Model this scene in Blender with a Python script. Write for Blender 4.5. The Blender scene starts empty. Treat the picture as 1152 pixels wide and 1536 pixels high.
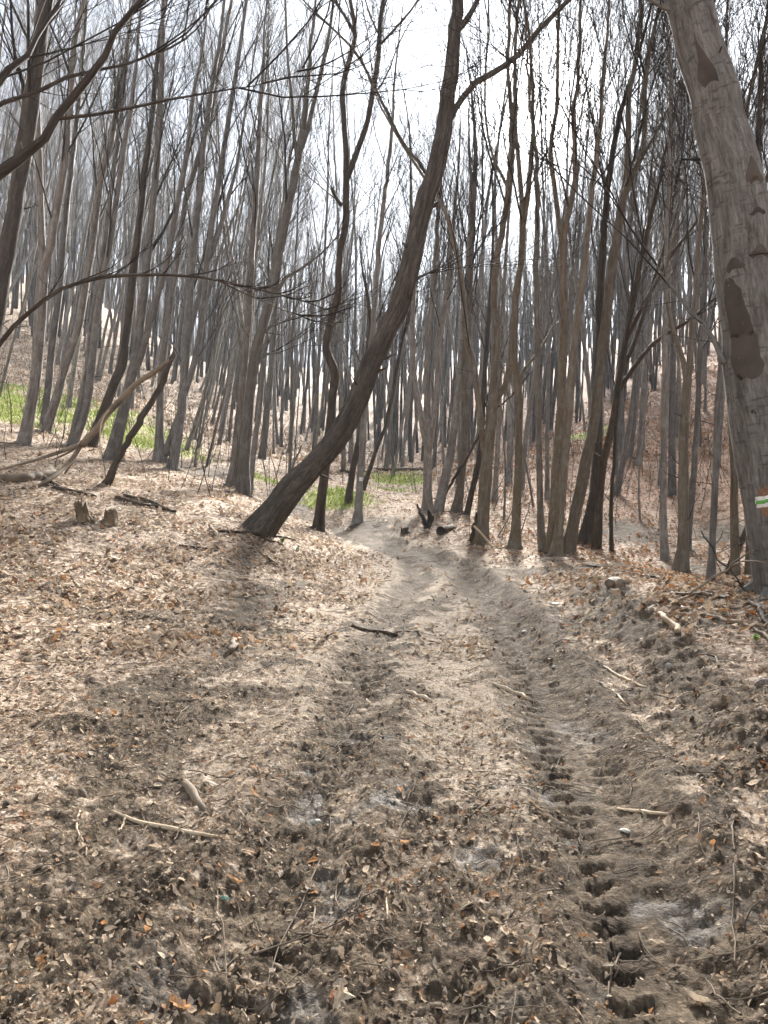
import bpy, math, random
import numpy as np
from mathutils import Vector, Quaternion, Matrix

random.seed(7)
RNG = np.random.default_rng(11)
SC = bpy.context.scene
COL = SC.collection

# ------------------------------------------------------------------ camera
F, HX, HY, CAMZ = 1150.0, 576.0, 735.0, 1.6          # photograph: focal length in pixels, horizon row, eye height
cam_d = bpy.data.cameras.new('camera')
cam_d.sensor_fit = 'VERTICAL'
cam_d.sensor_height = 24.0
cam_d.lens = 24.0 * F / 1536.0
cam_d.shift_y = -(768.0 - HY) / 1536.0
cam_d.clip_start = 0.05
cam_d.clip_end = 2000.0
cam = bpy.data.objects.new('camera', cam_d)
cam.location = (0, 0, CAMZ)
cam.rotation_euler = (math.radians(90), 0, 0)
COL.objects.link(cam)
SC.camera = cam

# ------------------------------------------------------------------ sky and sun
SUN_AZ = math.radians(11.7)        # to the right of straight ahead (+Y)
SUN_EL = math.radians(26.0)
SUN_DIR = Vector((math.sin(SUN_AZ) * math.cos(SUN_EL), math.cos(SUN_AZ) * math.cos(SUN_EL), math.sin(SUN_EL)))
world = bpy.data.worlds.new('World')
SC.world = world
world.use_nodes = True
nt = world.node_tree
nt.nodes.clear()
def N(t, kind, **kw):
    n = t.nodes.new(kind)
    for k, v in kw.items():
        setattr(n, k, v)
    return n
wo = N(nt, 'ShaderNodeOutputWorld')
bg = N(nt, 'ShaderNodeBackground')
bg.inputs['Strength'].default_value = 0.055
sky = N(nt, 'ShaderNodeTexSky')
sky.sky_type = 'NISHITA'
sky.sun_disc = False
sky.sun_elevation = SUN_EL
sky.sun_rotation = SUN_AZ
sky.dust_density = 1.0
tc = N(nt, 'ShaderNodeTexCoord')
# thin veil of cloud over the whole sky
mp = N(nt, 'ShaderNodeMapping')
mp.inputs['Scale'].default_value = (1.0, 1.0, 2.2)
nz = N(nt, 'ShaderNodeTexNoise')
nz.inputs['Scale'].default_value = .35
nz.inputs['Detail'].default_value = 6
nz.inputs['Roughness'].default_value = 0.6
cr = N(nt, 'ShaderNodeMapRange')
cr.inputs['From Min'].default_value = 0.40
cr.inputs['From Max'].default_value = 0.62
cr.inputs['To Min'].default_value = 0.30
cr.inputs['To Max'].default_value = 0.92
# bright aureole of the veiled sun
dp = N(nt, 'ShaderNodeVectorMath', operation='DOT_PRODUCT')
dp.inputs[1].default_value = SUN_DIR
mx = N(nt, 'ShaderNodeMath', operation='MAXIMUM'); mx.inputs[1].default_value = 0.0
p1 = N(nt, 'ShaderNodeMath', operation='POWER'); p1.inputs[1].default_value = 700.0
p2 = N(nt, 'ShaderNodeMath', operation='POWER'); p2.inputs[1].default_value = 14.0
m1 = N(nt, 'ShaderNodeMath', operation='MULTIPLY'); m1.inputs[1].default_value = 22.0
m2 = N(nt, 'ShaderNodeMath', operation='MULTIPLY_ADD'); m2.inputs[1].default_value = 2.4
cloudc = N(nt, 'ShaderNodeMixRGB', blend_type='MIX')
cloudc.inputs[2].default_value = (.96, 1.07, 1.22, 1)
aur = N(nt, 'ShaderNodeMixRGB', blend_type='ADD'); aur.inputs[0].default_value = 1.0
L = nt.links.new
L(tc.outputs['Generated'], mp.inputs['Vector']); L(mp.outputs['Vector'], nz.inputs['Vector'])
L(nz.outputs['Fac'], cr.inputs['Value'])
L(tc.outputs['Generated'], dp.inputs[0]); L(dp.outputs['Value'], mx.inputs[0])
L(mx.outputs[0], p1.inputs[0]); L(mx.outputs[0], p2.inputs[0])
L(p1.outputs[0], m1.inputs[0]); L(p2.outputs[0], m2.inputs[0]); L(m1.outputs[0], m2.inputs[2])
thin = N(nt, 'ShaderNodeMixRGB', blend_type='MULTIPLY'); thin.inputs[0].default_value = 1.0
thin.inputs[2].default_value = (.055, .086, .128, 1)      # added tint that dims and blues the clear sky between the clouds
L(sky.outputs['Color'], thin.inputs[1])
L(cr.outputs['Result'], cloudc.inputs[0]); L(thin.outputs['Color'], cloudc.inputs[1])
L(cloudc.outputs['Color'], aur.inputs[1]); L(m2.outputs[0], aur.inputs[2])
L(aur.outputs['Color'], bg.inputs['Color']); L(bg.outputs['Background'], wo.inputs['Surface'])

sun_d = bpy.data.lights.new('sun', 'SUN')
sun_d.energy = 5.0
sun_d.angle = math.radians(13)
sun_d.color = (1.0, 0.95, 0.885)
sun = bpy.data.objects.new('sun', sun_d)
sun.rotation_euler = SUN_DIR.to_track_quat('Z', 'Y').to_euler()
sun.location = SUN_DIR * 100
COL.objects.link(sun)

SC.view_settings.view_transform = 'Standard'
SC.view_settings.look = 'None'
SC.view_settings.gamma = 1.0
SC.view_settings.use_curve_mapping = False
SC.view_settings.exposure = 3.85
SC.render.engine = 'CYCLES'
SC.cycles.max_bounces = 5
SC.cycles.diffuse_bounces = 3
SC.cycles.volume_bounces = 0
SC.cycles.use_denoising = True

# ------------------------------------------------------------------ helpers
def tag(o, label=None, cat=None, group=None, kind=None):
    if label: o['label'] = label
    if cat: o['category'] = cat
    if group: o['group'] = group
    if kind: o['kind'] = kind
    return o

def empty(name, loc=(0, 0, 0)):
    o = bpy.data.objects.new(name, None)
    o.empty_display_size = 0.2
    o.location = loc
    COL.objects.link(o)
    return o

def link(name, me, mat, parent=None, loc=None):
    o = bpy.data.objects.new(name, me)
    COL.objects.link(o)
    if mat is not None and len(me.materials) == 0:
        me.materials.append(mat)
    if parent is not None:
        o.parent = parent
    if loc is not None:
        o.location = loc
    return o

def mesh_np(name, V, Q=None, T=None, smooth=True, attrs=None):
    """mesh from numpy arrays: quads Q (n,4) and triangles T (m,3)"""
    me = bpy.data.meshes.new(name)
    V = np.asarray(V, np.float32)
    parts, tot = [], []
    if Q is not None and len(Q):
        parts.append(np.asarray(Q, np.int32).ravel()); tot.append(np.full(len(Q), 4, np.int32))
    if T is not None and len(T):
        parts.append(np.asarray(T, np.int32).ravel()); tot.append(np.full(len(T), 3, np.int32))
    idx = np.concatenate(parts); tot = np.concatenate(tot)
    start = np.zeros(len(tot), np.int32); start[1:] = np.cumsum(tot)[:-1]
    me.vertices.add(len(V)); me.vertices.foreach_set('co', V.ravel())
    me.loops.add(len(idx)); me.loops.foreach_set('vertex_index', idx)
    me.polygons.add(len(tot)); me.polygons.foreach_set('loop_start', start)
    me.polygons.foreach_set('loop_total', tot)
    me.polygons.foreach_set('use_smooth', np.full(len(tot), bool(smooth)))
    for an, (ty, dat) in (attrs or {}).items():
        a = me.attributes.new(an, ty, 'POINT')
        key = {'FLOAT': 'value', 'FLOAT_VECTOR': 'vector', 'FLOAT_COLOR': 'color'}[ty]
        a.data.foreach_set(key, np.asarray(dat, np.float32).ravel())
    me.update(calc_edges=True)
    me.validate(clean_customdata=False)
    return me

_perm = np.random.default_rng(5).permutation(256)
_perm = np.concatenate([_perm, _perm, _perm])
_ang = np.random.default_rng(6).random(256) * 2 * np.pi
_gx, _gy = np.cos(_ang), np.sin(_ang)
def perlin(x, y):
    xi = np.floor(x).astype(np.int64); yi = np.floor(y).astype(np.int64)
    xf = x - xi; yf = y - yi
    xi &= 255; yi &= 255
    u = xf * xf * xf * (xf * (xf * 6 - 15) + 10); v = yf * yf * yf * (yf * (yf * 6 - 15) + 10)
    def g(ix, iy, fx, fy):
        h = _perm[_perm[ix & 255] + (iy & 255)]
        return _gx[h] * fx + _gy[h] * fy
    a = g(xi, yi, xf, yf); b = g(xi + 1, yi, xf - 1, yf)
    c = g(xi, yi + 1, xf, yf - 1); d = g(xi + 1, yi + 1, xf - 1, yf - 1)
    return (a + u * (b - a)) * (1 - v) + (c + u * (d - c)) * v * 1.0
def fbm(x, y, octs=4, gain=0.5):
    s = np.zeros_like(x); a = 1.0
    for o in range(octs):
        s += a * perlin(x * 2 ** o + 17.3 * o, y * 2 ** o - 9.1 * o); a *= gain
    return s
def sstep(a, b, x):
    t = np.clip((x - a) / (b - a), 0, 1)
    return t * t * (3 - 2 * t)

# ------------------------------------------------------------------ terrain
# survey points: pixel column, pixel row, distance in metres
CP = [(0,1536,2.2),(300,1536,2.27),(576,1536,2.3),(860,1536,2.3),(1152,1536,2.25),
 (0,1300,3.15),(300,1300,3.25),(600,1300,3.28),(880,1300,3.26),(1152,1300,3.1),
 (0,1100,4.75),(250,1100,5.0),(550,1100,5.1),(800,1100,5.1),(1000,1120,4.75),(1152,1090,4.5),
 (0,1000,6.1),(300,1000,6.6),(560,1000,6.9),(780,1000,6.9),(940,1000,6.5),(1060,1000,5.9),(1152,1000,5.6),
 (0,900,8.0),(200,900,8.8),(430,900,9.8),(620,900,10.6),(760,900,10.5),(880,900,9.0),(985,905,7.8),(1152,930,6.6),
 (0,820,9.9),(200,820,11.0),(400,830,12.2),(520,850,13.3),(600,850,14.0),(690,850,13.8),(780,850,12.8),(900,858,10.8),(985,862,10.4),
 (130,772,11.6),(390,796,13.0),(490,800,18.5),(560,815,17.0),(640,825,15.8),(722,811,15.6),(833,833,13.8),(917,827,14.5),(1023,854,12.4),(1067,868,11.2),(1190,884,7.3),
 (0,730,13.0),(160,725,14.6),(477,792,18.0),(538,782,19.5),(364,740,18.0),(440,770,20.0),(35,665,17.0),(257,703,19.5),(140,668,20.0),
 (0,590,26.0),(110,630,24.0),(220,640,27.0),(330,690,24.0),(0,500,46.0),(0,420,78.0),(200,570,42.0),(200,500,72.0),(300,620,40.0),(300,560,62.0),
 (420,690,31.0),(420,620,56.0),(500,735,24.0),(500,690,38.0),(560,702,44.0),(600,640,70.0),(600,565,115.0),(480,572,90.0),(300,540,110.0),(100,430,110.0),
 (640,762,21.0),(590,738,27.0),(700,740,25.0),(700,695,36.0),(750,620,70.0),(790,742,23.0),(800,680,38.0),
 (895,822,15.2),(998,838,13.9),(950,770,18.5),(1050,770,18.5),(900,700,28.0),(900,620,50.0),(1000,650,33.0),(1100,700,25.0),(1152,720,21.0),(1050,560,46.0),(1152,560,38.0),
 (1050,505,75.0),(1152,450,80.0),(850,545,100.0),(700,552,130.0),(1000,480,120.0)]
cpx = []
for (px, py, D) in CP:
    cpx.append(((px - HX) / F * D, D, CAMZ - (py - HY) / F * D))
cpx += [(-3, -2, .25), (0, -3, -.05), (4, -3, .0), (-8, 0, 1.0), (-14, 4, 2.3), (7, 2, .5), (13, 4, 1.8), (-20, -10, 3.5), (18, -10, 3.0), (0, -15, -.5),
        (-22, 14, 4.6), (-40, 25, 10.5), (-70, 40, 23.0), (-90, 90, 34.0), (20, 14, 3.4), (38, 25, 9.5), (70, 45, 24.0), (90, 90, 34.0),
        (-150, 60, 50), (150, 60, 50), (0, 200, 32), (-70, 190, 40), (70, 190, 38), (0, 300, 34), (-180, 220, 46), (180, 220, 46), (-60, -60, 12), (60, -60, 12), (0, -80, 0)]
cpx = np.array(cpx)
def warp(x, y):
    r = np.sqrt(x * x + y * y) + 1e-6
    s = np.log1p(r / 4.0) / r
    return x * s, y * s
def tps_k(d2):
    return 0.5 * d2 * np.log(d2 + 1e-12)
cu, cv = warp(cpx[:, 0], cpx[:, 1])
nC = len(cu)
Kmat = tps_k((cu[:, None] - cu[None]) ** 2 + (cv[:, None] - cv[None]) ** 2) + np.eye(nC) * 2e-3
P_ = np.stack([np.ones(nC), cu, cv], 1)
A_ = np.zeros((nC + 3, nC + 3)); A_[:nC, :nC] = Kmat; A_[:nC, nC:] = P_; A_[nC:, :nC] = P_.T
# heights are fitted relative to how far off they are, so the near ground stays calm
sol = np.linalg.solve(A_, np.concatenate([cpx[:, 2], np.zeros(3)]))
def base_z(x, y):
    x = np.asarray(x, float); y = np.asarray(y, float)
    sh = x.shape
    u, v = warp(x.ravel(), y.ravel())
    out = np.empty(len(u))
    for i in range(0, len(u), 20000):
        uu, vv = u[i:i + 20000], v[i:i + 20000]
        k = tps_k((uu[:, None] - cu[None]) ** 2 + (vv[:, None] - cv[None]) ** 2)
        out[i:i + 20000] = k @ sol[:nC] + sol[nC] + sol[nC + 1] * uu + sol[nC + 2] * vv
    return out.reshape(sh)
def march(px, py, zf):
    dx, dz = (px - HX) / F, -(py - HY) / F
    t = np.geomspace(1.4, 240, 500)
    h = CAMZ + dz * t - zf(dx * t, t)
    k = np.where(h < 0)[0]
    if len(k) == 0: return None
    i = max(1, k[0]); f = h[i - 1] / (h[i - 1] - h[i])
    return t[i - 1] + (t[i] - t[i - 1]) * f
def px_xy(px, py):
    D = march(px, py, base_z)
    return ((px - HX) / F * D, D)

# ruts, churned mud and banks, surveyed along the ground
TRK = {
 'left':  [(330,1536),(430,1300),(500,1120),(550,990),(600,905),(628,868),(612,838),(560,818),(500,802)],
 'right': [(1040,1536),(935,1300),(868,1150),(800,1010),(755,930),(722,888),(690,856),(640,832),(560,808)],
 'churn': [(560,1536),(600,1330),(615,1190),(570,1010),(600,935),(690,882),(725,862)],
 'bank':  [(890,885),(935,930),(1000,990),(1075,1070),(1152,1150)],
 'side':  [(1152,1330),(1010,1190),(930,1080),(850,980),(790,905),(740,860)],
 'leftmud': [(40,1500),(180,1240),(250,1060),(400,900),(440,875)],
}
TRK = {k: np.array([px_xy(*p) for p in v]) for k, v in TRK.items()}
# let the tracks run on a little behind the viewer
for k in ('left', 'right', 'churn'):
    p = TRK[k]; TRK[k] = np.vstack([p[0] + (p[0] - p[1]) * 1.5, p])
def poly_st(x, y, P):
    """distance along and signed offset across a polyline, per point"""
    best = np.full(x.shape, 1e9); S = np.zeros(x.shape); T = np.zeros(x.shape); acc = 0.0
    for a, b in zip(P[:-1], P[1:]):
        d = b - a; l = np.hypot(*d); d = d / l
        s = np.clip((x - a[0]) * d[0] + (y - a[1]) * d[1], 0, l)
        qx, qy = x - a[0] - d[0] * s, y - a[1] - d[1] * s
        dist = np.hypot(qx, qy)
        m = dist < best
        best = np.where(m, dist, best); S = np.where(m, acc + s, S)
        T = np.where(m, dist * np.sign(d[0] * qy - d[1] * qx), T)
        acc += l
    return S, T

# polar sheet: fine near the viewer, coarse far off
ring = np.concatenate([np.geomspace(0.3, 2.0, 30)[:-1], np.geomspace(2.0, 13.0, 290)[:-1], np.geomspace(13.0, 235.0, 190)])
th = np.concatenate([np.linspace(-180, -34, 56)[:-1], np.linspace(-34, 34, 560)[:-1], np.linspace(34, 180, 56)])
th = np.radians(th)
NR, NT = len(ring), len(th)
TH, RR = np.meshgrid(th, ring)
GX, GY = RR * np.sin(TH), RR * np.cos(TH)
GZ = base_z(GX, GY)
near = RR < 24
def feat(name):
    S = np.zeros_like(GX); T = np.full_like(GX, 99.0)
    s, t = poly_st(GX[near], GY[near], TRK[name]); S[near] = s; T[near] = t
    return S, T
sl, tl = feat('left'); sr, tr = feat('right'); _, tch = feat('churn'); _, tb = feat('bank'); _, tsd = feat('side'); _, tlm = feat('leftmud')
n1 = fbm(GX * .8, GY * .8, 4); n2 = fbm(GX * 2.7 + 40, GY * 2.7, 4, .6); n3 = fbm(GX * 9 + 7, GY * 9, 4, .6); n4 = fbm(GX * 24 + 3, GY * 24, 3, .6)
g = lambda t, w: np.exp(-(t / w) ** 2)
wob = n2 * .30 + n3 * .10
mud = np.maximum.reduce([
    g(tl + wob, .34) * (.95 + .8 * n2 + .4 * n1), g(tr + wob, .38) * (1.05 + .6 * n2), g(tch + wob, .24) * (.62 + 1.1 * n1 + .6 * n2),
    g(tb + wob, .32) * (1.1 + .7 * n2), g(tsd + wob, .22) * (.95 + .6 * n2), g(tlm + wob * 1.5, .38) * (.7 + .9 * n1)])
mud = np.maximum(mud, sstep(.12, .5, fbm(GX * .9 + 90, GY * .9 + 11, 4, .6)) * .85 * sstep(16, 6, RR))
# the trodden bed of the track between the ruts: dry, pale, few leaves
bed = np.maximum(g(tch, 1.25), np.maximum(g(tl, .85), g(tr, .68))) * sstep(24, 18, RR) * (.30 + .70 * sstep(2.6, 5.6, RR + n1))
mud = np.clip(np.maximum(mud, sstep(5.2, 3.0, RR + n1 * 1.2 + .25 * np.abs(GX - .3)) * (.76 + .35 * n1 + .5 * n2 + .35 * n3)), 0, 1)
hill = sstep(18, 40, RR)
GZ = GZ + .05 * n1 * (1 + 2 * hill) + .25 * hill * fbm(GX * .15, GY * .15, 4)
GZ -= .035 * g(tl, .2) + .038 * g(tr, .24)
GZ += .03 * g(np.abs(tl) - .36, .12) + .035 * g(np.abs(tr) - .38, .13) + .065 * g(tb, .4) * (1 + n2) + .05 * g(tsd, .2)
nearw = sstep(15, 6, RR)
rid = np.abs(n3)
lugq = 1 - .75 * np.clip(g(tr, .27), 0, 1) * sstep(8, 6, RR)
GZ += lugq * nearw * (mud * (.032 * n3 + .016 * n4 + .012 * rid) + (1 - mud) * (.014 * n3 + .008 * n4)) * (1 - .45 * bed * (1 - mud))
# tyre lugs pressed into the right rut (two rows) and faintly into the left one
def lugs(s, t, t0, w, pitch, ph, slant):
    c = np.cos(2 * np.pi * ((s + slant * (t - t0) + .10 * n2 + .05 * n3) / pitch + ph)) - .25 * n3
    return sstep(.3, .62, c) * sstep(w, w * .6, np.abs(t - t0 + .09 * n2 + .05 * n3)) * (.75 + .5 * n1)
wear = sstep(-.35, .15, fbm(GX * 1.3 + 5, GY * 1.3, 3))
lg = lugs(sr, tr, .13, .095, .155, 0, .5) * (.7 + .3 * wear) + .6 * lugs(sr, tr, -.14, .09, .155, .5, -.5) * (.5 + .5 * wear)
lgl = lugs(sl, tl, .11, .1, .17, .2, .5) + lugs(sl, tl, -.12, .1, .17, .7, -.5)
lugzone = np.clip(g(tr - .02, .27), 0, 1) * sstep(8, 6, RR)
GZ -= sstep(12, 8, RR) * (.043 * lg + .026 * lgl * wear)
wet = sstep(.22, .42, fbm(GX * 1.9 + 31, GY * 1.9 - 8, 3)) * np.maximum(g(tr, .3), np.maximum(g(tl, .3), g(tch, .5))) * sstep(6.5, 4, RR)
wet = np.clip(wet * 1.6, 0, 1)
GZ -= .012 * wet
def gz(x, y):
    x = np.asarray(x, float); y = np.asarray(y, float)
    r = np.hypot(x, y); a = np.arctan2(x, y)
    i = np.clip(np.interp(r, ring, np.arange(NR)), 0, NR - 1.001); j = np.clip(np.interp(a, th, np.arange(NT)), 0, NT - 1.001)
    i0 = i.astype(int); j0 = j.astype(int); fi = i - i0; fj = j - j0
    return (GZ[i0, j0] * (1 - fi) * (1 - fj) + GZ[i0 + 1, j0] * fi * (1 - fj) + GZ[i0, j0 + 1] * (1 - fi) * fj + GZ[i0 + 1, j0 + 1] * fi * fj)
def gridv(M, x, y):
    r = np.hypot(x, y); a = np.arctan2(x, y)
    i = np.clip(np.rint(np.interp(r, ring, np.arange(NR))), 0, NR - 1).astype(int)
    j = np.clip(np.rint(np.interp(a, th, np.arange(NT))), 0, NT - 1).astype(int)
    return M[i, j]
def at(px, py, D=None):
    """where the sight line through a pixel meets the ground"""
    D = D or march(px, py, gz)
    return np.array([(px - HX) / F * D, D, CAMZ - (py - HY) / F * D])
# grassy patches
def blob(px, py, rx, ry, D=None):
    p = at(px, py, D); return np.exp(-((GX - p[0]) / rx) ** 2 - ((GY - p[1]) / ry) ** 2)
green = np.maximum.reduce([blob(210, 655, 2.0, 3.0), blob(40, 602, 4.0, 5.0), blob(-40, 590, 4.0, 6.0), blob(130, 625, 2.5, 4.0), blob(495, 745, 1.5, 1.7), blob(410, 722, 1.0, 1.2), blob(885, 650, 1.2, 3.0), blob(700, 640, 1.2, 3), blob(590, 720, 1.5, 4)])
green = np.clip(green * (1.0 + 1.6 * fbm(GX * .5, GY * .5, 4)), 0, 1)

earth = np.maximum.reduce([blob(432, 760, .9, 2.2), blob(322, 712, 1.0, 2.0), blob(560, 792, 1.4, 1.6), blob(1046, 856, .8, 1.2), blob(945, 800, .9, 1.4), blob(890, 850, 1.4, .6), blob(1090, 800, .9, 1.6)])
mud = np.clip(np.maximum(mud, earth * (1 + .9 * n2)), 0, 1)
V = np.stack([GX, GY, GZ], -1).reshape(-1, 3)
ii, jj = np.meshgrid(np.arange(NR - 1), np.arange(NT - 1), indexing='ij')
a0 = (ii * NT + jj).ravel()
Q = np.stack([a0, a0 + NT, a0 + NT + 1, a0 + 1], 1)[:, ::-1]
V = np.vstack([V, [[0, 0, float(GZ[0].mean())]]])
jx = np.arange(NT - 1)
Tc = np.stack([np.full(NT - 1, len(V) - 1), jx + 1, jx], 1)
pad = lambda M: np.append(M.ravel(), 0)
ground_me = mesh_np('ground', V, Q, Tc, True, {
    'mud': ('FLOAT', pad(mud)), 'bed': ('FLOAT', pad(bed)), 'wet': ('FLOAT', pad(wet)), 'green': ('FLOAT', pad(green)), 'hill': ('FLOAT', pad(sstep(10, 26, RR) * sstep(-2, 10, GX)))})

# ------------------------------------------------------------------ materials
def new_mat(name):
    m = bpy.data.materials.new(name); m.use_nodes = True
    t = m.node_tree; t.nodes.clear()
    out = N(t, 'ShaderNodeOutputMaterial'); b = N(t, 'ShaderNodeBsdfPrincipled')
    t.links.new(b.outputs[0], out.inputs[0])
    return m, t, b, out
def ramp(t, stops):
    r = N(t, 'ShaderNodeValToRGB'); e = r.color_ramp.elements
    e[0].position, e[0].color = stops[0][0], (*stops[0][1], 1)
    e[1].position, e[1].color = stops[-1][0], (*stops[-1][1], 1)
    for p, c in stops[1:-1]:
        k = e.new(p); k.color = (*c, 1)
    return r
def noise(t, vec, scale, detail=4, rough=.55, dist=0):
    n = N(t, 'ShaderNodeTexNoise'); n.inputs['Scale'].default_value = scale; n.inputs['Detail'].default_value = detail
    n.inputs['Roughness'].default_value = rough; n.inputs['Distortion'].default_value = dist
    if vec is not None: t.links.new(vec, n.inputs['Vector'])
    return n
def mixc(t, f, a, b, blend='MIX'):
    m = N(t, 'ShaderNodeMixRGB', blend_type=blend)
    for s, v in ((0, f), (1, a), (2, b)):
        if hasattr(v, 'is_output'): t.links.new(v, m.inputs[s])
        elif s == 0: m.inputs[0].default_value = v
        else: m.inputs[s].default_value = (*v, 1)
    return m.outputs[0]
def math_(t, op, a, b=None, clamp=False):
    m = N(t, 'ShaderNodeMath', operation=op); m.use_clamp = clamp
    for s, v in ((0, a), (1, b)):
        if v is None: continue
        if hasattr(v, 'is_output'): t.links.new(v, m.inputs[s])
        else: m.inputs[s].default_value = v
    return m.outputs[0]
def attr(t, name, out='Fac'):
    a = N(t, 'ShaderNodeAttribute'); a.attribute_name = name
    return a.outputs[out]
def bump(t, h, strength, dist, prev=None):
    b = N(t, 'ShaderNodeBump'); b.inputs['Strength'].default_value = strength; b.inputs['Distance'].default_value = dist
    t.links.new(h, b.inputs['Height'])
    if prev: t.links.new(prev, b.inputs['Normal'])
    return b.outputs[0]

def ground_material():
    m, t, b, out = new_mat('leaf_litter_and_mud')
    pos = N(t, 'ShaderNodeNewGeometry').outputs['Position']
    # flecks the size of single leaves
    wn = noise(t, pos, 9, 3)
    wv = N(t, 'ShaderNodeVectorMath', operation='MULTIPLY_ADD')
    t.links.new(wn.outputs['Color'], wv.inputs[0]); wv.inputs[1].default_value = (.09, .09, .09); t.links.new(pos, wv.inputs[2])
    cells = []
    for sc in (17.0, 31.0):
        v = N(t, 'ShaderNodeTexVoronoi'); v.inputs['Scale'].default_value = sc; t.links.new(wv.outputs[0], v.inputs['Vector']); cells.append(v)
    sep = N(t, 'ShaderNodeSeparateColor'); t.links.new(cells[0].outputs['Color'], sep.inputs[0])
    sep2 = N(t, 'ShaderNodeSeparateColor'); t.links.new(cells[1].outputs['Color'], sep2.inputs[0])
    pick = math_(t, 'ADD', math_(t, 'MULTIPLY', sep.outputs[0], .62), math_(t, 'MULTIPLY', sep2.outputs[1], .38))
    leafc = ramp(t, [(.10, (.055, .038, .026)), (.34, (.17, .115, .075)), (.52, (.36, .275, .205)), (.76, (.50, .41, .32)), (.95, (.58, .50, .41))])
    t.links.new(pick, leafc.inputs[0])
    # rusty beech leaves lie on the far right bank
    rust = ramp(t, [(.12, (.05, .026, .016)), (.45, (.20, .095, .050)), (.75, (.33, .17, .095)), (.95, (.42, .27, .17))])
    t.links.new(pick, rust.inputs[0])
    lc = mixc(t, attr(t, 'hill'), leafc.outputs[0], rust.outputs[0])
    big = noise(t, pos, .55, 5, .6)
    lc = mixc(t, math_(t, 'MULTIPLY', math_(t, 'SUBTRACT', big.outputs[0], .40, True), 1.6, True), lc, (.13, .092, .062))
    md = noise(t, pos, 1.9, 6, .7)
    lc = mixc(t, math_(t, 'MULTIPLY', math_(t, 'SUBTRACT', md.outputs[0], .52, True), 3.0, True), lc, (.12, .085, .06))
    # soil
    sn = noise(t, pos, 6, 8, .68); sn2 = noise(t, pos, 45, 5, .6)
    soil = ramp(t, [(.36, (.026, .019, .013)), (.5, (.076, .056, .037)), (.66, (.195, .152, .106))])
    t.links.new(math_(t, 'ADD', math_(t, 'MULTIPLY', sn.outputs[0], .65), math_(t, 'MULTIPLY', sn2.outputs[0], .35)), soil.inputs[0])
    dry = ramp(t, [(.34, (.080, .062, .044)), (.5, (.215, .176, .130)), (.66, (.35, .298, .232))])
    t.links.new(math_(t, 'ADD', math_(t, 'MULTIPLY', sn.outputs[0], .5), math_(t, 'MULTIPLY', sn2.outputs[0], .5)), dry.inputs[0])
    bedf = math_(t, 'MULTIPLY', attr(t, 'bed'), math_(t, 'ADD', math_(t, 'MULTIPLY', math_(t, 'SUBTRACT', sn.outputs[0], .36), 4.0, True), .25), True)
    c = mixc(t, bedf, lc, dry.outputs[0])
    mn = noise(t, pos, 15, 6, .65)
    mf = math_(t, 'MULTIPLY', math_(t, 'SUBTRACT', math_(t, 'ADD', attr(t, 'mud'), math_(t, 'MULTIPLY', math_(t, 'SUBTRACT', mn.outputs[0], .5), 1.3)), .30), 3.2, True)
    c = mixc(t, mf, c, soil.outputs[0])
    c = mixc(t, math_(t, 'MULTIPLY', attr(t, 'wet'), .6, True), c, (.085, .075, .065))
    gn = noise(t, pos, 3.0, 6, .65)
    gf = math_(t, 'MULTIPLY', math_(t, 'SUBTRACT', math_(t, 'ADD', attr(t, 'green'), math_(t, 'MULTIPLY', math_(t, 'SUBTRACT', gn.outputs[0], .5), 1.2)), .38), 3.0, True)
    c = mixc(t, math_(t, 'MULTIPLY', gf, .85), c, (.26, .30, .065))
    t.links.new(c, b.inputs['Base Color'])
    w = math_(t, 'MULTIPLY', math_(t, 'MULTIPLY', attr(t, 'wet'), math_(t, 'MULTIPLY', math_(t, 'SUBTRACT', .62, mn.outputs[0]), 5, True)), .9)
    t.links.new(math_(t, 'SUBTRACT', .94, math_(t, 'MULTIPLY', w, .40)), b.inputs['Roughness'])
    b.inputs['Specular IOR Level'].default_value = .14
    h1 = bump(t, pick, .55, .012)
    h2 = bump(t, sn2.outputs[0], .8, .02, h1)
    h3 = bump(t, mn.outputs[0], .7, .04, h2)
    t.links.new(h3, b.inputs['Normal'])
    return m

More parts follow.
